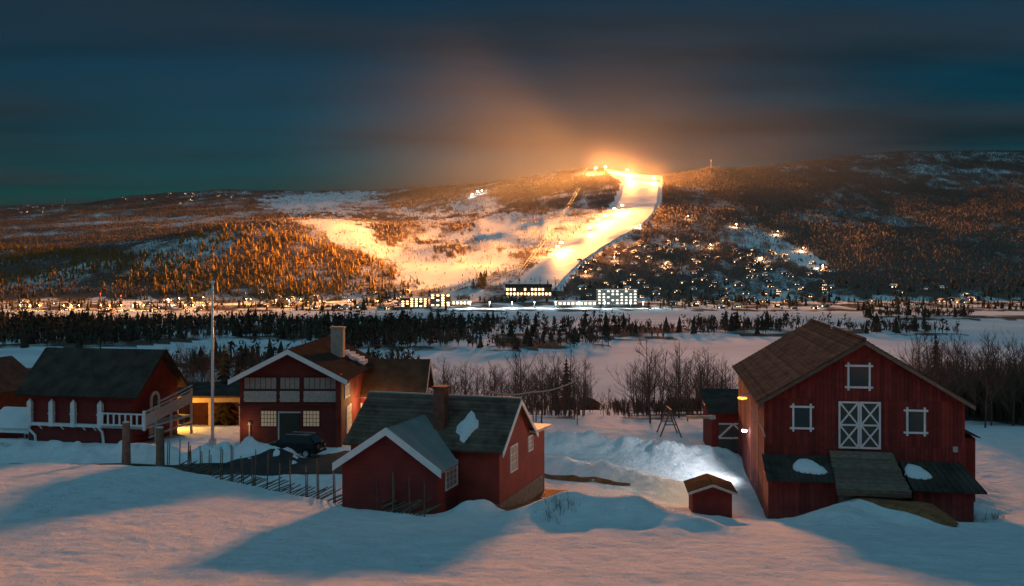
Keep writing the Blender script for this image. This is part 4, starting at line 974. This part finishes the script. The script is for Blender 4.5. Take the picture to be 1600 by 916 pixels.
def scatter(kind, n, px0, px1, Y0, Y1, h0, h1, label, group, mind=1.6, ok=None):
    pts = []
    for _ in range(n * 12):
        if len(pts) >= n: break
        Y = rnd.uniform(Y0, Y1); px = rnd.uniform(px0, px1); x = (px - HX) / FPX * Y
        if ok and not ok(px, Y): continue
        if all((x - a) ** 2 + (Y - b_) ** 2 > mind ** 2 for a, b_ in pts):
            pts.append((x, Y)); plant(kind, x, Y, rnd.uniform(h0, h1), label, group)
scatter('birch_tree', 62, 690, 915, 102, 190, 5.5, 8.5, 'bare birch in the thicket on the slope behind the cottage', 'birches behind the cottage')
scatter('birch_tree', 44, 985, 1150, 105, 200, 5.5, 9.5, 'bare birch in the clump between the drive and the lake', 'birches below the drive')
scatter('birch_tree', 85, 1430, 1640, 100, 150, 7.0, 10.0, 'bare birch in the dark wood beyond the barn gable', 'birches beyond the barn')
scatter('birch_tree', 22, 255, 400, 100, 150, 6, 9, 'bare birch behind the flagpole and carport', 'birches behind the flagpole')
scatter('birch_tree', 10, 560, 700, 108, 150, 4, 6, 'bare birch behind the farmhouse rear wing', 'birches behind the rear wing')
scatter('birch_tree', 12, 850, 985, 110, 260, 2.5, 5, 'low bare birch on the open meadow by the hut', 'birches on the meadow')
scatter('birch_tree', 12, -60, 200, 105, 170, 5, 7.5, 'bare birch behind the balcony house roof', 'birches behind the balcony house')
for (px, Y, h_, lab) in ((350, 101, 8.5, 'dark spruce between flagpole and farmhouse'), (372, 104, 7.5, 'dark spruce hard against the farmhouse gable'), (885, 235, 13, 'tall dark spruce at the meadow edge beside the hut'), (868, 240, 8, 'shorter spruce standing beside the tall one at the meadow edge'), (1462, 128, 11.0, 'dark spruce rising out of the birch wood beyond the barn')):
    plant('spruce_tree', (px - HX) / FPX * Y, Y, h_, lab, None)

# low-poly far trees, joined
def base_conifer(seed):
    r_ = random.Random(seed); v = []; f = []
    for (z0, z1, w) in ((.05, .55, .23), (.3, .8, .17), (.55, 1.0, .11)):
        o = len(v); v.append((0, 0, z1))
        for k in range(6): a = 6.283 * k / 6 + r_.uniform(-.3, .3); q = w * r_.uniform(.7, 1.25); v.append((q * math.cos(a), q * math.sin(a), z0 + r_.uniform(-.05, .05)))
        f += [(o, o + 1 + k, o + 1 + (k + 1) % 6) for k in range(6)]
    return np.array(v), np.array(f)
def base_birch(seed, n=6, w=.045):
    r_ = random.Random(seed); v = []; f = []
    for k in range(n):
        a = r_.uniform(0, 6.28); b0 = r_.uniform(0, .3); d = r_.uniform(.05, .3); t = r_.uniform(.6, 1.0)
        o = len(v); ca, sa = math.cos(a), math.sin(a); v += [(0, 0, b0), (ca * d * .6 - sa * w, sa * d * .6 + ca * w, (b0 + t) * .55), (ca * d, sa * d, t), (ca * d * .6 + sa * w, sa * d * .6 - ca * w, (b0 + t) * .55)]; f += [(o, o + 1, o + 2), (o, o + 2, o + 3)]
    return np.array(v), np.array(f)
def merge(name, pts, hs, bases, m, label, seed=1):
    g_ = np.random.default_rng(seed); V = []; Fc = []; o = 0; which = g_.integers(0, len(bases), len(pts))
    for b_i, (bv, bf) in enumerate(bases):
        sel = which == b_i; p = pts[sel]; h = hs[sel]; k_ = len(p)
        if not k_: continue
        a = g_.uniform(0, 6.28, k_); ca, sa = np.cos(a)[:, None], np.sin(a)[:, None]; sx = (h * g_.uniform(.8, 1.25, k_))[:, None]
        x = (bv[:, 0] * ca - bv[:, 1] * sa) * sx + p[:, :1]; y = (bv[:, 0] * sa + bv[:, 1] * ca) * sx + p[:, 1:2]; z = bv[:, 2] * h[:, None] + p[:, 2:3] - .2
        V.append(np.stack([x, y, z], -1).reshape(-1, 3)); Fc.append((bf[None] + (np.arange(k_) * len(bv))[:, None, None]).reshape(-1, 3) + o); o += k_ * len(bv)
    ob_ = npmesh(name, np.concatenate(V), np.concatenate(Fc), [m]); tag(ob_, label, None, None, 'stuff'); return ob_
def base_pine(seed):
    r_ = random.Random(seed); v = [(-.02, 0, 0), (.02, 0, 0), (0, 0, .7)]; f = [(0, 1, 2)]; w = r_.uniform(.16, .28)
    for k in range(18):
        t = r_.uniform(.2, 1); a = r_.uniform(0, 6.28); d = w * r_.uniform(.1, 1) * (1.15 - t * .9); c = (d * math.cos(a), d * math.sin(a), t * .93)
        o = len(v); v += [tuple(c[q] + r_.uniform(-.12, .12) for q in range(3)) for _ in range(3)]; f.append((o, o + 1, o + 2))
    return np.array(v), np.array(f)
PIN = [base_pine(i) for i in range(8)]
CON = [base_conifer(i) for i in range(5)]; BIR = [base_birch(i) for i in range(6)]; BIRS = [base_birch(40 + i, 2, .085) for i in range(10)]
G = np.random.default_rng(3)
def cloud(n, Y0, Y1, u0=-120, u1=1720):
    Y = np.sqrt(G.uniform(Y0 ** 2, Y1 ** 2, n)); u = G.uniform(u0, u1, n); x = (u - HX) / FPX * Y; z = H(x, Y); py = HY - FPX * (z - CAMZ) / Y
    return np.stack([x, Y, z], -1), u, py
# valley-floor woods
pts, u, py = cloud(26000, 470, 1290)
nz = fbm(pts[:, 0] / 70, pts[:, 1] / 45, 3, 71)
keep = (pts[:, 2] > .75) & (nz > np.where(u < 650, -.2, .0)) & ((u < 700) | (G.random(len(u)) < .6)) & (G.random(len(u)) < .95)
keep &= ~((u < 330) & (pts[:, 1] < 700) & (nz < .1))
pv = pts[keep]; order = np.argsort(-1 / pv[:, 1]); near_i = order[:95]; rest = order[95:]
for i in near_i:
    plant('pine_tree' if rnd.random() < .7 else 'birch_tree', pv[i, 0], pv[i, 1], rnd.uniform(9, 15), 'dark tree at the shore of a wooded islet in the frozen lake', 'trees on the near shores of the islets', pv[i, 2])
rp = pv[rest]; isb = G.random(len(rp)) < .7
merge('valley_forest', rp[~isb], G.uniform(10, 18, (~isb).sum()), PIN + PIN + CON, NEEDLE, 'dark mixed wood on the valley floor', 2)
merge('valley_birch_scrub', rp[isb], G.uniform(7, 13, isb.sum()), BIR, TWIG, 'bare birch scrub on the valley floor', 3)
# town trees
pts, u, py = cloud(5200, 1290, 1900)
keep = (py > 440) & (fbm(pts[:, 0] / 50, pts[:, 1] / 40, 2, 81) > -.05) & ~((u > 700) & (u < 1030) & (pts[:, 1] < 1480)) & ~inpoly(u, py, [(640, 400), (790, 400), (790, 456), (660, 456)])
merge('town_trees', pts[keep], G.uniform(7, 13, keep.sum()), PIN + CON, NEEDLE, 'dark conifers among the town lights', 4)
# mountain woods
pts, u, py = cloud(60000, 1600, 3300, -150, 760)
nz = fbm(pts[:, 0] / 120, pts[:, 1] / 120, 3, 91)
c_ = (inpoly(u, py, HILLA) & (G.random(len(u)) < np.where(nz > -.06, .8, .35))) | (inpoly(u, py, LEFTF) & (nz > -.12) & (G.random(len(u)) < .55)) | (inpoly(u, py, [(735, 452), (745, 432), (800, 420), (806, 428), (790, 450)]))
merge('hill_spruce_wood', pts[c_], G.uniform(5, 11, c_.sum()) * G.choice([.7, 1, 1.5], c_.sum()), CON + PIN[:4], NEEDLE_LIT, 'spruce wood on the hill with floodlit yellow in its needle colour', 5)
A1, u1_, p1_ = cloud(150000, 1600, 3750, 1000, 1750); A2, u2_, p2_ = cloud(210000, 1620, 5000, -150, 1000)
pts = np.concatenate([A1, A2]); u = np.concatenate([u1_, u2_]); py = np.concatenate([p1_, p2_])
sc_ = scrub(pts[:, 0], pts[:, 1], pts[:, 2])
ok_ = (G.random(len(u)) < .04 + .85 * sc_) & ~inpoly(u, py, PIS) & ~inpoly(u, py, HILLA)
merge('mountain_birch_wood', pts[ok_], G.uniform(5, 9.5, ok_.sum()), BIRS, FARTWIG, 'thin bare birch wood covering the mountain', 6)
# undergrowth between near trees, dry tufts
pts, u, py = cloud(15000, 100, 215, -100, 1720)
k_ = (scrub(pts[:, 0], pts[:, 1], pts[:, 2]) > .55) & ~((u > 1150) & (u < 1400)) & ~((u > 400) & (u < 640)) & ((u < 600) | (u > 1200) | (G.random(len(u)) < .4))
merge('undergrowth', pts[k_], (G.uniform(1.0, 3.4, k_.sum()) * np.where(u[k_] > 1400, 2.2, 1)), [base_birch(60 + i, 16, .018) for i in range(5)], TWIG, 'brown brush under the birches', 7)
def tuft(cx, cy, rx, ry, n, h0, h1, name, lab, m=DRYGRASS):
    x = G.normal(cx, rx, n); y = G.normal(cy, ry, n); z = H(x, y); b_ = []
    for i in range(4):
        r_ = random.Random(500 + i); v = []; f = []
        for k in range(9):
            a = r_.uniform(0, 6.28); d = r_.uniform(.1, .55); o = len(v); w = .012; v += [(-w * math.sin(a), w * math.cos(a), 0), (w * math.sin(a), -w * math.cos(a), 0), (d * math.cos(a), d * math.sin(a), r_.uniform(.6, 1))]; f.append((o, o + 1, o + 2))
        b_.append((np.array(v), np.array(f)))
    merge(name, np.stack([x, y, z], -1), G.uniform(h0, h1, n), b_, m, lab, 9)
tuft((872 - HX) / FPX * 49.5, 49.5, .45, .7, 60, .3, .9, 'dry_grass', 'dead grass stems poking from the mound')
tuft((1470 - HX) / FPX * 58, 58, 1.6, .7, 120, .4, 1.1, 'dry_grass', 'dead weeds beside the barn lean-to')
for i in range(14):
    t = i / 13; px = 868 + 212 * t; Y = 52.4 - 5.2 * t - .6 * t * t; tuft((px - HX) / FPX * Y, Y, .3, .16, 26, .15, .42, 'dry_grass', 'dead grass along the mound edge')
# earth bank beside the ramp
eb = wsheet('earth_bank', [((18.9, 57.3), (23.0, 57.3)), ((20.3, 56.2), (23.6, 56.5)), ((21.5, 55.2), (24.3, 55.3)), ((22.6, 54.0), (24.2, 54.1)), ((23.4, 53.2), (23.7, 53.2))], 10, EARTH, .05, 8)
tuft(22.3, 55.8, .9, .8, 200, .2, .5, 'dry_grass', 'dead grass on the earth bank by the ramp')

# ================================================================== MEADOW HUT, SWING FRAME, CABLE, BEAM
hp = P(927, 622, 250); hz_ = Hs(hp.x, 250); HT = tag(empty('meadow_hut', (hp.x, 250, hz_ - .2), -20), 'small dark hut standing alone on the snowy meadow', 'hut')
prism(3.6, 4.6, -.5, 2.2, 3.4).build('wall', DARKRED, HT); roof2(HT, 3.6, -.3, 4.9, 2.2, 3.4, .4, .12, DARKROOF)
sp_ = P(1048, 690, 92); sz = Hs(sp_.x, 92); SW = tag(empty('swing_frame', (sp_.x, 92, sz)), 'timber A-frame swing standing at the edge of the drive', 'swing')
for y_ in (0, 2.2):
    for s_ in (-1, 1): MB().bar((s_ * 1.1, y_, -.3), (0, y_, 2.5), .12).build('leg', WOOD, SW)
    MB().bar((-.6, y_, 1.15), (.6, y_, 1.15), .09).build('crossbar', WOOD, SW)
MB().bar((0, -.3, 2.5), (0, 2.5, 2.5), .14).build('beam', WOOD, SW)
CA = tag(empty('overhead_cable', (0, 140, 40)), 'pale sagging overhead cable strung in front of the birch thicket', 'cable')
for (x0, y0, x1, y1, sg) in ((745, 604, 838, 611, 9), (828, 613, 902, 594, 5)):
    pts_ = [P(x0 + (x1 - x0) * t / 10, y0 + (y1 - y0) * t / 10 + sg * math.sin(math.pi * t / 10), 99) - Vector((0, 140, 40)) for t in range(11)]
    MB().tube(pts_, .07, 5).build('span', WOODL, CA)
for (px, pt) in ((745, 604), (833, 611), (902, 594)):
    x = (px - HX) / FPX * 99; MB().tube([(x, -41, Hs(x, 99) - 40.5), (x, -41, P(px, pt, 99).z - 40 + .3)], .06, 6).build('pole', WOOD, CA)
bm = tag(empty('timber_beam', P(1112, 652, 82)), 'pale timber beam jutting from the outbuilding towards the drive', 'beam')
MB().box(-2.1, .3, -.1, .1, -.12, .12).build('beam_body', WOODL, bm); MB().box(-.2, .3, -.14, .14, -.16, .16).build('beam_end', GREYW, bm)

# ================================================================== FLOODLIT SKI SLOPE
FC = (1.0, .36, .075)
FLO = [(931, 263), (946, 261), (980, 266), (986, 277), (1022, 279), (972, 322), (960, 328), (945, 339), (935, 345), (920, 358), (877, 382), (871, 388)]
EF, ES = 2.4e7, 8.5e6
for i, (px, py) in enumerate(FLO):
    p = hit(px, max(py + 7, 270 if i < 5 else 0)); o = tag(empty('floodlight_mast', p), 'tall floodlight mast glaring beside the ski piste' if i > 2 else 'floodlight mast blazing at the crest above the ski piste', 'floodlight', 'floodlights along the piste' if i > 2 else 'floodlights on the crest')
    h_ = max(11.0, P(px, py, p.y).z - p.z)
    MB().tube([(0, 0, -1), (0, 0, h_)], [.35, .2], 6).build('mast', STEEL, o)
    MB().box(-1.6, 1.6, -.35, .35, h_ - .3, h_ + .1).build('crossarm', STEEL, o)
    for q in (-1.1, 0, 1.1): MB().tube([(q * 1.7, -.4, h_ + .9), (q * 1.7, -1.3, h_ + .8)], [.7, 1.25], 8).build('lamp_head', BULBO, o)
    flood('flood_light', (0, -2.5, h_ + .5), EF * .42, FC, 1.5, o, spot=155, target=o.location + Vector((8 if i < 5 else 55, -15, -100)), blend=.3, smooth=25000)
    if i < 3: flood('crest_light', (0, -2.5, h_ + 1.5), EF * .30, FC, 2.0, o, smooth=25000)
    flood('piste_light', (1, -2.5, h_ + 1), EF * .45, FC, 2.0, o, spot=60, target=o.location + Vector((0 if i < 5 else 32, -74, -67)), blend=.4, smooth=25000)
    flood('slope_light', (-2, -2.5, h_ + 1), EF * 2.0, FC, 2.0, o, spot=128, target=o.location + Vector((-1000, -120, -260)), blend=.5, smooth=150000)
    if i in (2, 3, 4, 5): flood('forest_light', (2, -1, h_ + 1), EF * .6, FC, 2.0, o, spot=120, target=o.location + Vector((1000, -200, -300)), blend=1.0, smooth=60000)
    if i < 5: flood('beam_light', (0, -2.5, h_ + 2), ES * 16.0, (1.0, .31, .08), 26.0, o, spot=20, target=(90, 200, 190), blend=.9)
lift = []
for (px, py) in ((905, 300), (893, 322), (878, 344), (862, 367), (846, 391), (828, 416), (810, 440)):
    p = hit(px, py); o = tag(empty('lift_pylon', p), 'grey T-shaped ski lift pylon in the cleared line west of the piste', 'pylon', 'pylons of the ski lift'); h_ = 11.0
    MB().tube([(0, 0, -1), (0, 0, h_)], [.5, .3], 6).build('mast', STEEL, o); MB().box(-3.0, 3.0, -.25, .25, h_, h_ + .5).build('crossarm', STEEL, o); lift.append(p + Vector((0, 0, h_ + .6)))
lc = tag(empty('lift_cable', lift[0]), 'pair of ski lift cables strung between the pylons', 'cable')
for sx in (-2.8, 2.8):
    MB().tube([q - lift[0] + Vector((sx, 0, 0)) for q in lift], .12, 4).build('cable_strand', STEEL, lc)
def mast(px, py0, py1, Y, lab):
    p = P(px, py0, Y); o = tag(empty('radio_mast', (p.x, Y, Hs(p.x, Y))), lab, 'mast'); h_ = P(px, py1, Y).z - o.location.z
    MB().tube([(0, 0, -1), (0, 0, h_)], [1.0, .7], 6).build('tower', STEEL, o); MB().tube([(0, 0, h_ * .7), (0, 0, h_ * .95)], [1.8, 1.8], 8).build('antenna_drum', GREYW, o)
mast(1111, 263, 249, 2870, 'telecom mast on the knoll above the ski piste'); mast(101, 322, 311, 4950, 'telecom mast on the far plateau among cabin lights')

# ================================================================== VILLAGE
def house_mesh(seed):
    r_ = random.Random(seed); w, l, e = r_.uniform(8, 11), r_.uniform(7, 9), r_.uniform(3, 5.2); a = e + r_.uniform(1.8, 2.8); mb = MB()
    p = prism(w, l, -3, e, a, -l / 2); mb.add(p.v, p.f, 0)
    k_ = (a - e) / (w / 2); xo = w / 2 + .6
    for s_ in (-1, 1):
        q = [(s_ * xo, -l / 2 - .6, e - .6 * k_), (0, -l / 2 - .6, a), (0, l / 2 + .6, a), (s_ * xo, l / 2 + .6, e - .6 * k_)]; mb.slab(q if s_ > 0 else q[::-1], .45, 1)
    y = -l / 2 - .06
    for fl_ in range(1 if e < 4 else 2):
        for i in range(3):
            if r_.random() < .42:
                x = -w / 2 + w * (i + .5) / 3; mb.box(x - .55, x + .55, y, y + .1, 1.0 + 2.5 * fl_, 2.0 + 2.5 * fl_, 2)
    mb.box(w / 2 - .03, w / 2 + .06, -1, .6, .9, 2.2, 2); mb.box(-w / 2 - .06, -w / 2 + .03, -1, .8, .9, 2.2, 2)
    o = mb.build('house', [FARWALL[seed % 3], SNOW, HOTWIN if seed % 4 else COOLWIN]); me = o.data; bpy.data.objects.remove(o); return me
HM = [house_mesh(i) for i in range(9)]
HP = []
def put_house(p, label, group, name='village_house', sc=1.0):
    HP.append((p.x, p.y)); o = bpy.data.objects.new(name, rnd.choice(HM)); C.objects.link(o); o.location = p; o.rotation_euler = (0, 0, R(rnd.uniform(-50, 50))); o.scale = (sc,) * 3; tag(o, label, 'house', group)
def village(n, poly, Y0, Y1, label, group, mind=17, sc=1.0, name='village_house'):
    us = [q[0] for q in poly]; pts, u, py = cloud(9000, Y0, Y1, min(us), max(us)); ok_ = inpoly(u, py, poly); k_ = 0
    for p in pts[ok_]:
        if k_ >= n: break
        if all((p[0] - a) ** 2 + (p[1] - b_) ** 2 > mind ** 2 for a, b_ in HP[-260:]): put_house(Vector(p), label, group, name, sc * rnd.uniform(.8, 1.15)); k_ += 1
village(125, [(895, 400), (960, 380), (1060, 374), (1150, 388), (1210, 392), (1290, 412), (1312, 440), (1290, 466), (1040, 470), (900, 462), (880, 440)], 1560, 2500, 'snow-roofed chalet with lit windows on the hillside east of the piste', 'chalets on the hillside')
village(34, [(380, 455), (640, 455), (640, 486), (380, 486)], 1300, 1700, 'lit house among dark trees at the foot of the yellow spruce hill', 'houses below the spruce hill', sc=.9)
village(16, [(20, 470), (330, 470), (330, 489), (20, 489)], 1250, 1500, 'lit house beside the orange road on the valley floor', 'houses by the orange road', sc=.9)
village(22, [(1010, 466), (1300, 466), (1300, 486), (1010, 486)], 1300, 1700, 'lit house on the flat shore below the chalets', 'houses on the far shore', sc=.9)
village(10, [(1330, 445), (1520, 450), (1520, 475), (1330, 475)], 1300, 1900, 'dim farm building below the dark wooded mountain', 'farms below the dark mountain')
village(20, [(15, 318), (130, 318), (130, 334), (15, 334)], 4000, 5000, 'tiny lit cabin on the far plateau skyline', 'cabins on the plateau skyline', sc=1.2, name='cabin')
village(24, [(148, 300), (400, 296), (400, 320), (148, 322)], 3900, 4950, 'tiny lit cabin along the rounded far hilltop', 'cabins on the far hilltop', sc=1.2, name='cabin')
def block(px0, px1, pt, pb, Y, lab, floors, cols, wm, wc, roofm=SNOW, depth=14, name='hotel', gable=False):
    a = P(px0, pb, Y); c_ = P(px1, pt, Y); z0 = Hs((a.x + c_.x) / 2, Y); o = tag(empty(name, ((a.x + c_.x) / 2, Y, z0)), lab, name); w = c_.x - a.x; h_ = max(c_.z - z0, 3.0)
    MB().box(-w / 2, w / 2, 0, depth, -3, h_).build('wall', wm, o)
    if gable: slopes(o, [[(-w / 2 - 1, -1.2, h_), (w / 2 + 1, -1.2, h_), (w / 2 + 1, depth / 2, h_ + 4.5), (-w / 2 - 1, depth / 2, h_ + 4.5)], [(-w / 2 - 1, depth + 1.2, h_), (w / 2 + 1, depth + 1.2, h_), (w / 2 + 1, depth / 2, h_ + 4.5), (-w / 2 - 1, depth / 2, h_ + 4.5)]], .5, roofm)
    else: MB().box(-w / 2 - .6, w / 2 + .6, -1, depth + .6, h_, h_ + .7).build('roof', roofm, o)
    for f in range(floors):
        for i in range(cols):
            if rnd.random() < .8:
                x = -w / 2 + w * (i + .5) / cols; z = h_ * (f + .5) / floors; MB().box(x - w / cols * .26, x + w / cols * .26, -.2, .02, z - h_ / floors * .26, z + h_ / floors * .26).build('window', wc, o)
    return o
PALE = FARWALL[2]
block(933, 996, 453, 478, 1440, 'tall white hotel with rows of lit windows by the lakeshore', 5, 9, PALE, COOLWIN)
block(790, 862, 449, 459, 1585, 'long lodge with lit dormer row at the piste foot', 2, 13, FARWALL[0], HOTWIN, BROWNROOF, 16, gable=True)
block(865, 932, 471, 479, 1420, 'low wide base station with snow roof beside the tall hotel', 1, 10, PALE, HOTWIN, SNOW, 16, 'building')
block(626, 668, 466, 488, 1380, 'dark apartment block with scattered lit windows in the town trees', 4, 6, FARWALL[0], HOTWIN, SNOW, 12, 'building')
block(672, 704, 460, 486, 1400, 'taller dark apartment block next to the town trees', 5, 4, FARWALL[0], HOTWIN, SNOW, 12, 'building')
block(706, 735, 470, 482, 1430, 'low yellow-lit building at the end of the stadium', 1, 5, WOODL, HOTWIN, SNOW, 10, 'building')
def street(px, py, m, col, e, lab, grp, h_=8.0, size=.55, Y=None):
    p = hit(px, py) if Y is None else Vector((*XY(px, Y), Hs(XY(px, Y)[0], Y))); o = tag(empty('street_lamp', p), lab, 'lamp', grp)
    MB().tube([(0, 0, -.5), (0, 0, h_)], [.12, .08], 5).build('post', STEEL, o); MB().bar((0, 0, h_), (0, -1.4, h_ + .1), .12).build('arm', STEEL, o)
    MB().tube([(0, -1.2, h_ + .05), (0, -1.2, h_ - size)], [size * .8, size], 7).build('lamp_head', m, o)
    flood('street_light', (0, -1.3, h_ - size - .3), e, col, .5, o)
for px in (735, 765, 800, 835, 868, 905, 945, 985, 1005):
    street(px, 482, BULBW, (.62, .92, 1.0), 5.5e4, 'white stadium lamp over the floodlit snow by the lakeshore', 'stadium lamps', 9, Y=1345)
for px in (32, 48, 62, 100, 112, 124, 138, 158, 172, 190, 208, 225, 290, 302, 318):
    street(px, 487, BULBO, (1, .5, .12), 9e3, 'orange street lamp along the valley road', 'street lamps on the valley road', 7, Y=1295)
for px, Y in ((280, 1480), (300, 1490), (318, 1500), (385, 1460), (392, 1440), (432, 1430), (448, 1450), (452, 1410), (470, 1440), (500, 1400), (545, 1420), (590, 1400)):
    street(px, 480, BULBO, (1, .5, .12), 1.5e4, 'orange street lamp among the houses below the spruce hill', 'street lamps below the spruce hill', 8, Y=Y)
for px, Y in ((915, 1700), (960, 1800), (1000, 2050), (1040, 1750), (1075, 2150), (1110, 1900), (1150, 2100), (1190, 1800), (1215, 2050), (1255, 1900), (1285, 1750)):  # lamps added to brighten the snow round the chalets
    street(px, 0, BULBO, (1, .62, .35), 3.5e4, 'warm lamp added to light the snow between the hillside chalets', 'added lamps among the chalets', 8, .7, Y=Y)
street(263, 474, BULBW, (.5, .9, 1), 4e4, 'single cyan-white lamp shining by the dark trees', None, 9, 1.0, Y=1420)
for px, Y, lab in ((157, 1520, 'red warning lamp higher up by the valley wood'), (189, 1450, 'red warning lamp lower down by the valley road')):
    p = Vector((*XY(px, Y), Hs(XY(px, Y)[0], Y))); o = tag(empty('warning_lamp', p), lab, 'lamp'); MB().tube([(0, 0, -.5), (0, 0, 12)], .12, 5).build('post', STEEL, o); MB().tube([(0, 0, 12), (0, 0, 13.2)], [.7, .6], 8).build('lamp_head', BULBR, o)
for px, py in ((738, 309), (746, 304), (753, 303)):
    street(px, py, BULBW, (.6, .9, 1), 9e4, 'white lamp lighting the snow loop high on the fell', 'lamps on the fell loop', 10, 1.5)

# ================================================================== HAZE
hz = MB().box(-6500, 6500, -300, 14800, -60, 640).build('haze', mat('haze_air', (1, 1, 1)))
hz['kind'] = 'stuff'; hz['label'] = 'thin frosty night air'
t = hz.data.materials[0].node_tree; t.nodes.clear()
vp = N(t, 'ShaderNodeVolumePrincipled'); vp.inputs['Color'].default_value = (.95, .95, .95, 1); vp.inputs['Density'].default_value = 2e-6; vp.inputs['Anisotropy'].default_value = 0.0
mo = N(t, 'ShaderNodeOutputMaterial'); LK(t, vp.outputs[0], mo.inputs['Volume'])

# drifting snow-gun mist over the crest of the piste
mc = P(985, 285, 2680)
mi = bpy.data.meshes.new('snow_mist'); import bmesh
bm_ = bmesh.new(); bmesh.ops.create_icosphere(bm_, subdivisions=4, radius=1.0); bm_.to_mesh(mi); bm_.free()
mo_ = bpy.data.objects.new('snow_mist', mi); C.objects.link(mo_); mo_.location = mc; mo_.scale = (1050, 620, 640)
tag(mo_, 'fine snow mist drifting over the floodlit crest', None, None, 'stuff')
mm = bpy.data.materials.new('snow_mist'); mm.use_nodes = True; t = mm.node_tree; t.nodes.clear()
tc = N(t, 'ShaderNodeTexCoord'); gr = N(t, 'ShaderNodeTexGradient', gradient_type='QUADRATIC_SPHERE'); LK(t, tc.outputs['Object'], gr.inputs[0])
nn_ = N(t, 'ShaderNodeTexNoise'); nn_.inputs['Scale'].default_value = 2.2; nn_.inputs['Detail'].default_value = 3; LK(t, tc.outputs['Object'], nn_.inputs['Vector'])
mr_ = N(t, 'ShaderNodeMapRange'); mr_.inputs['From Min'].default_value = .3; mr_.inputs['From Max'].default_value = .7; mr_.inputs['To Min'].default_value = .4; LK(t, nn_.outputs['Fac'], mr_.inputs['Value'])
mu = N(t, 'ShaderNodeMath', operation='MULTIPLY'); LK(t, gr.outputs['Fac'], mu.inputs[0]); LK(t, mr_.outputs[0], mu.inputs[1])
m2 = N(t, 'ShaderNodeMath', operation='MULTIPLY'); m2.inputs[1].default_value = 5.5e-4; LK(t, mu.outputs[0], m2.inputs[0])
vs_ = N(t, 'ShaderNodeVolumePrincipled'); LK(t, m2.outputs[0], vs_.inputs['Density']); vs_.inputs['Color'].default_value = (.95, .95, .95, 1)
out_ = N(t, 'ShaderNodeOutputMaterial'); LK(t, vs_.outputs[0], out_.inputs['Volume']); mi.materials.append(mm)
S.cycles.volume_max_steps = 128
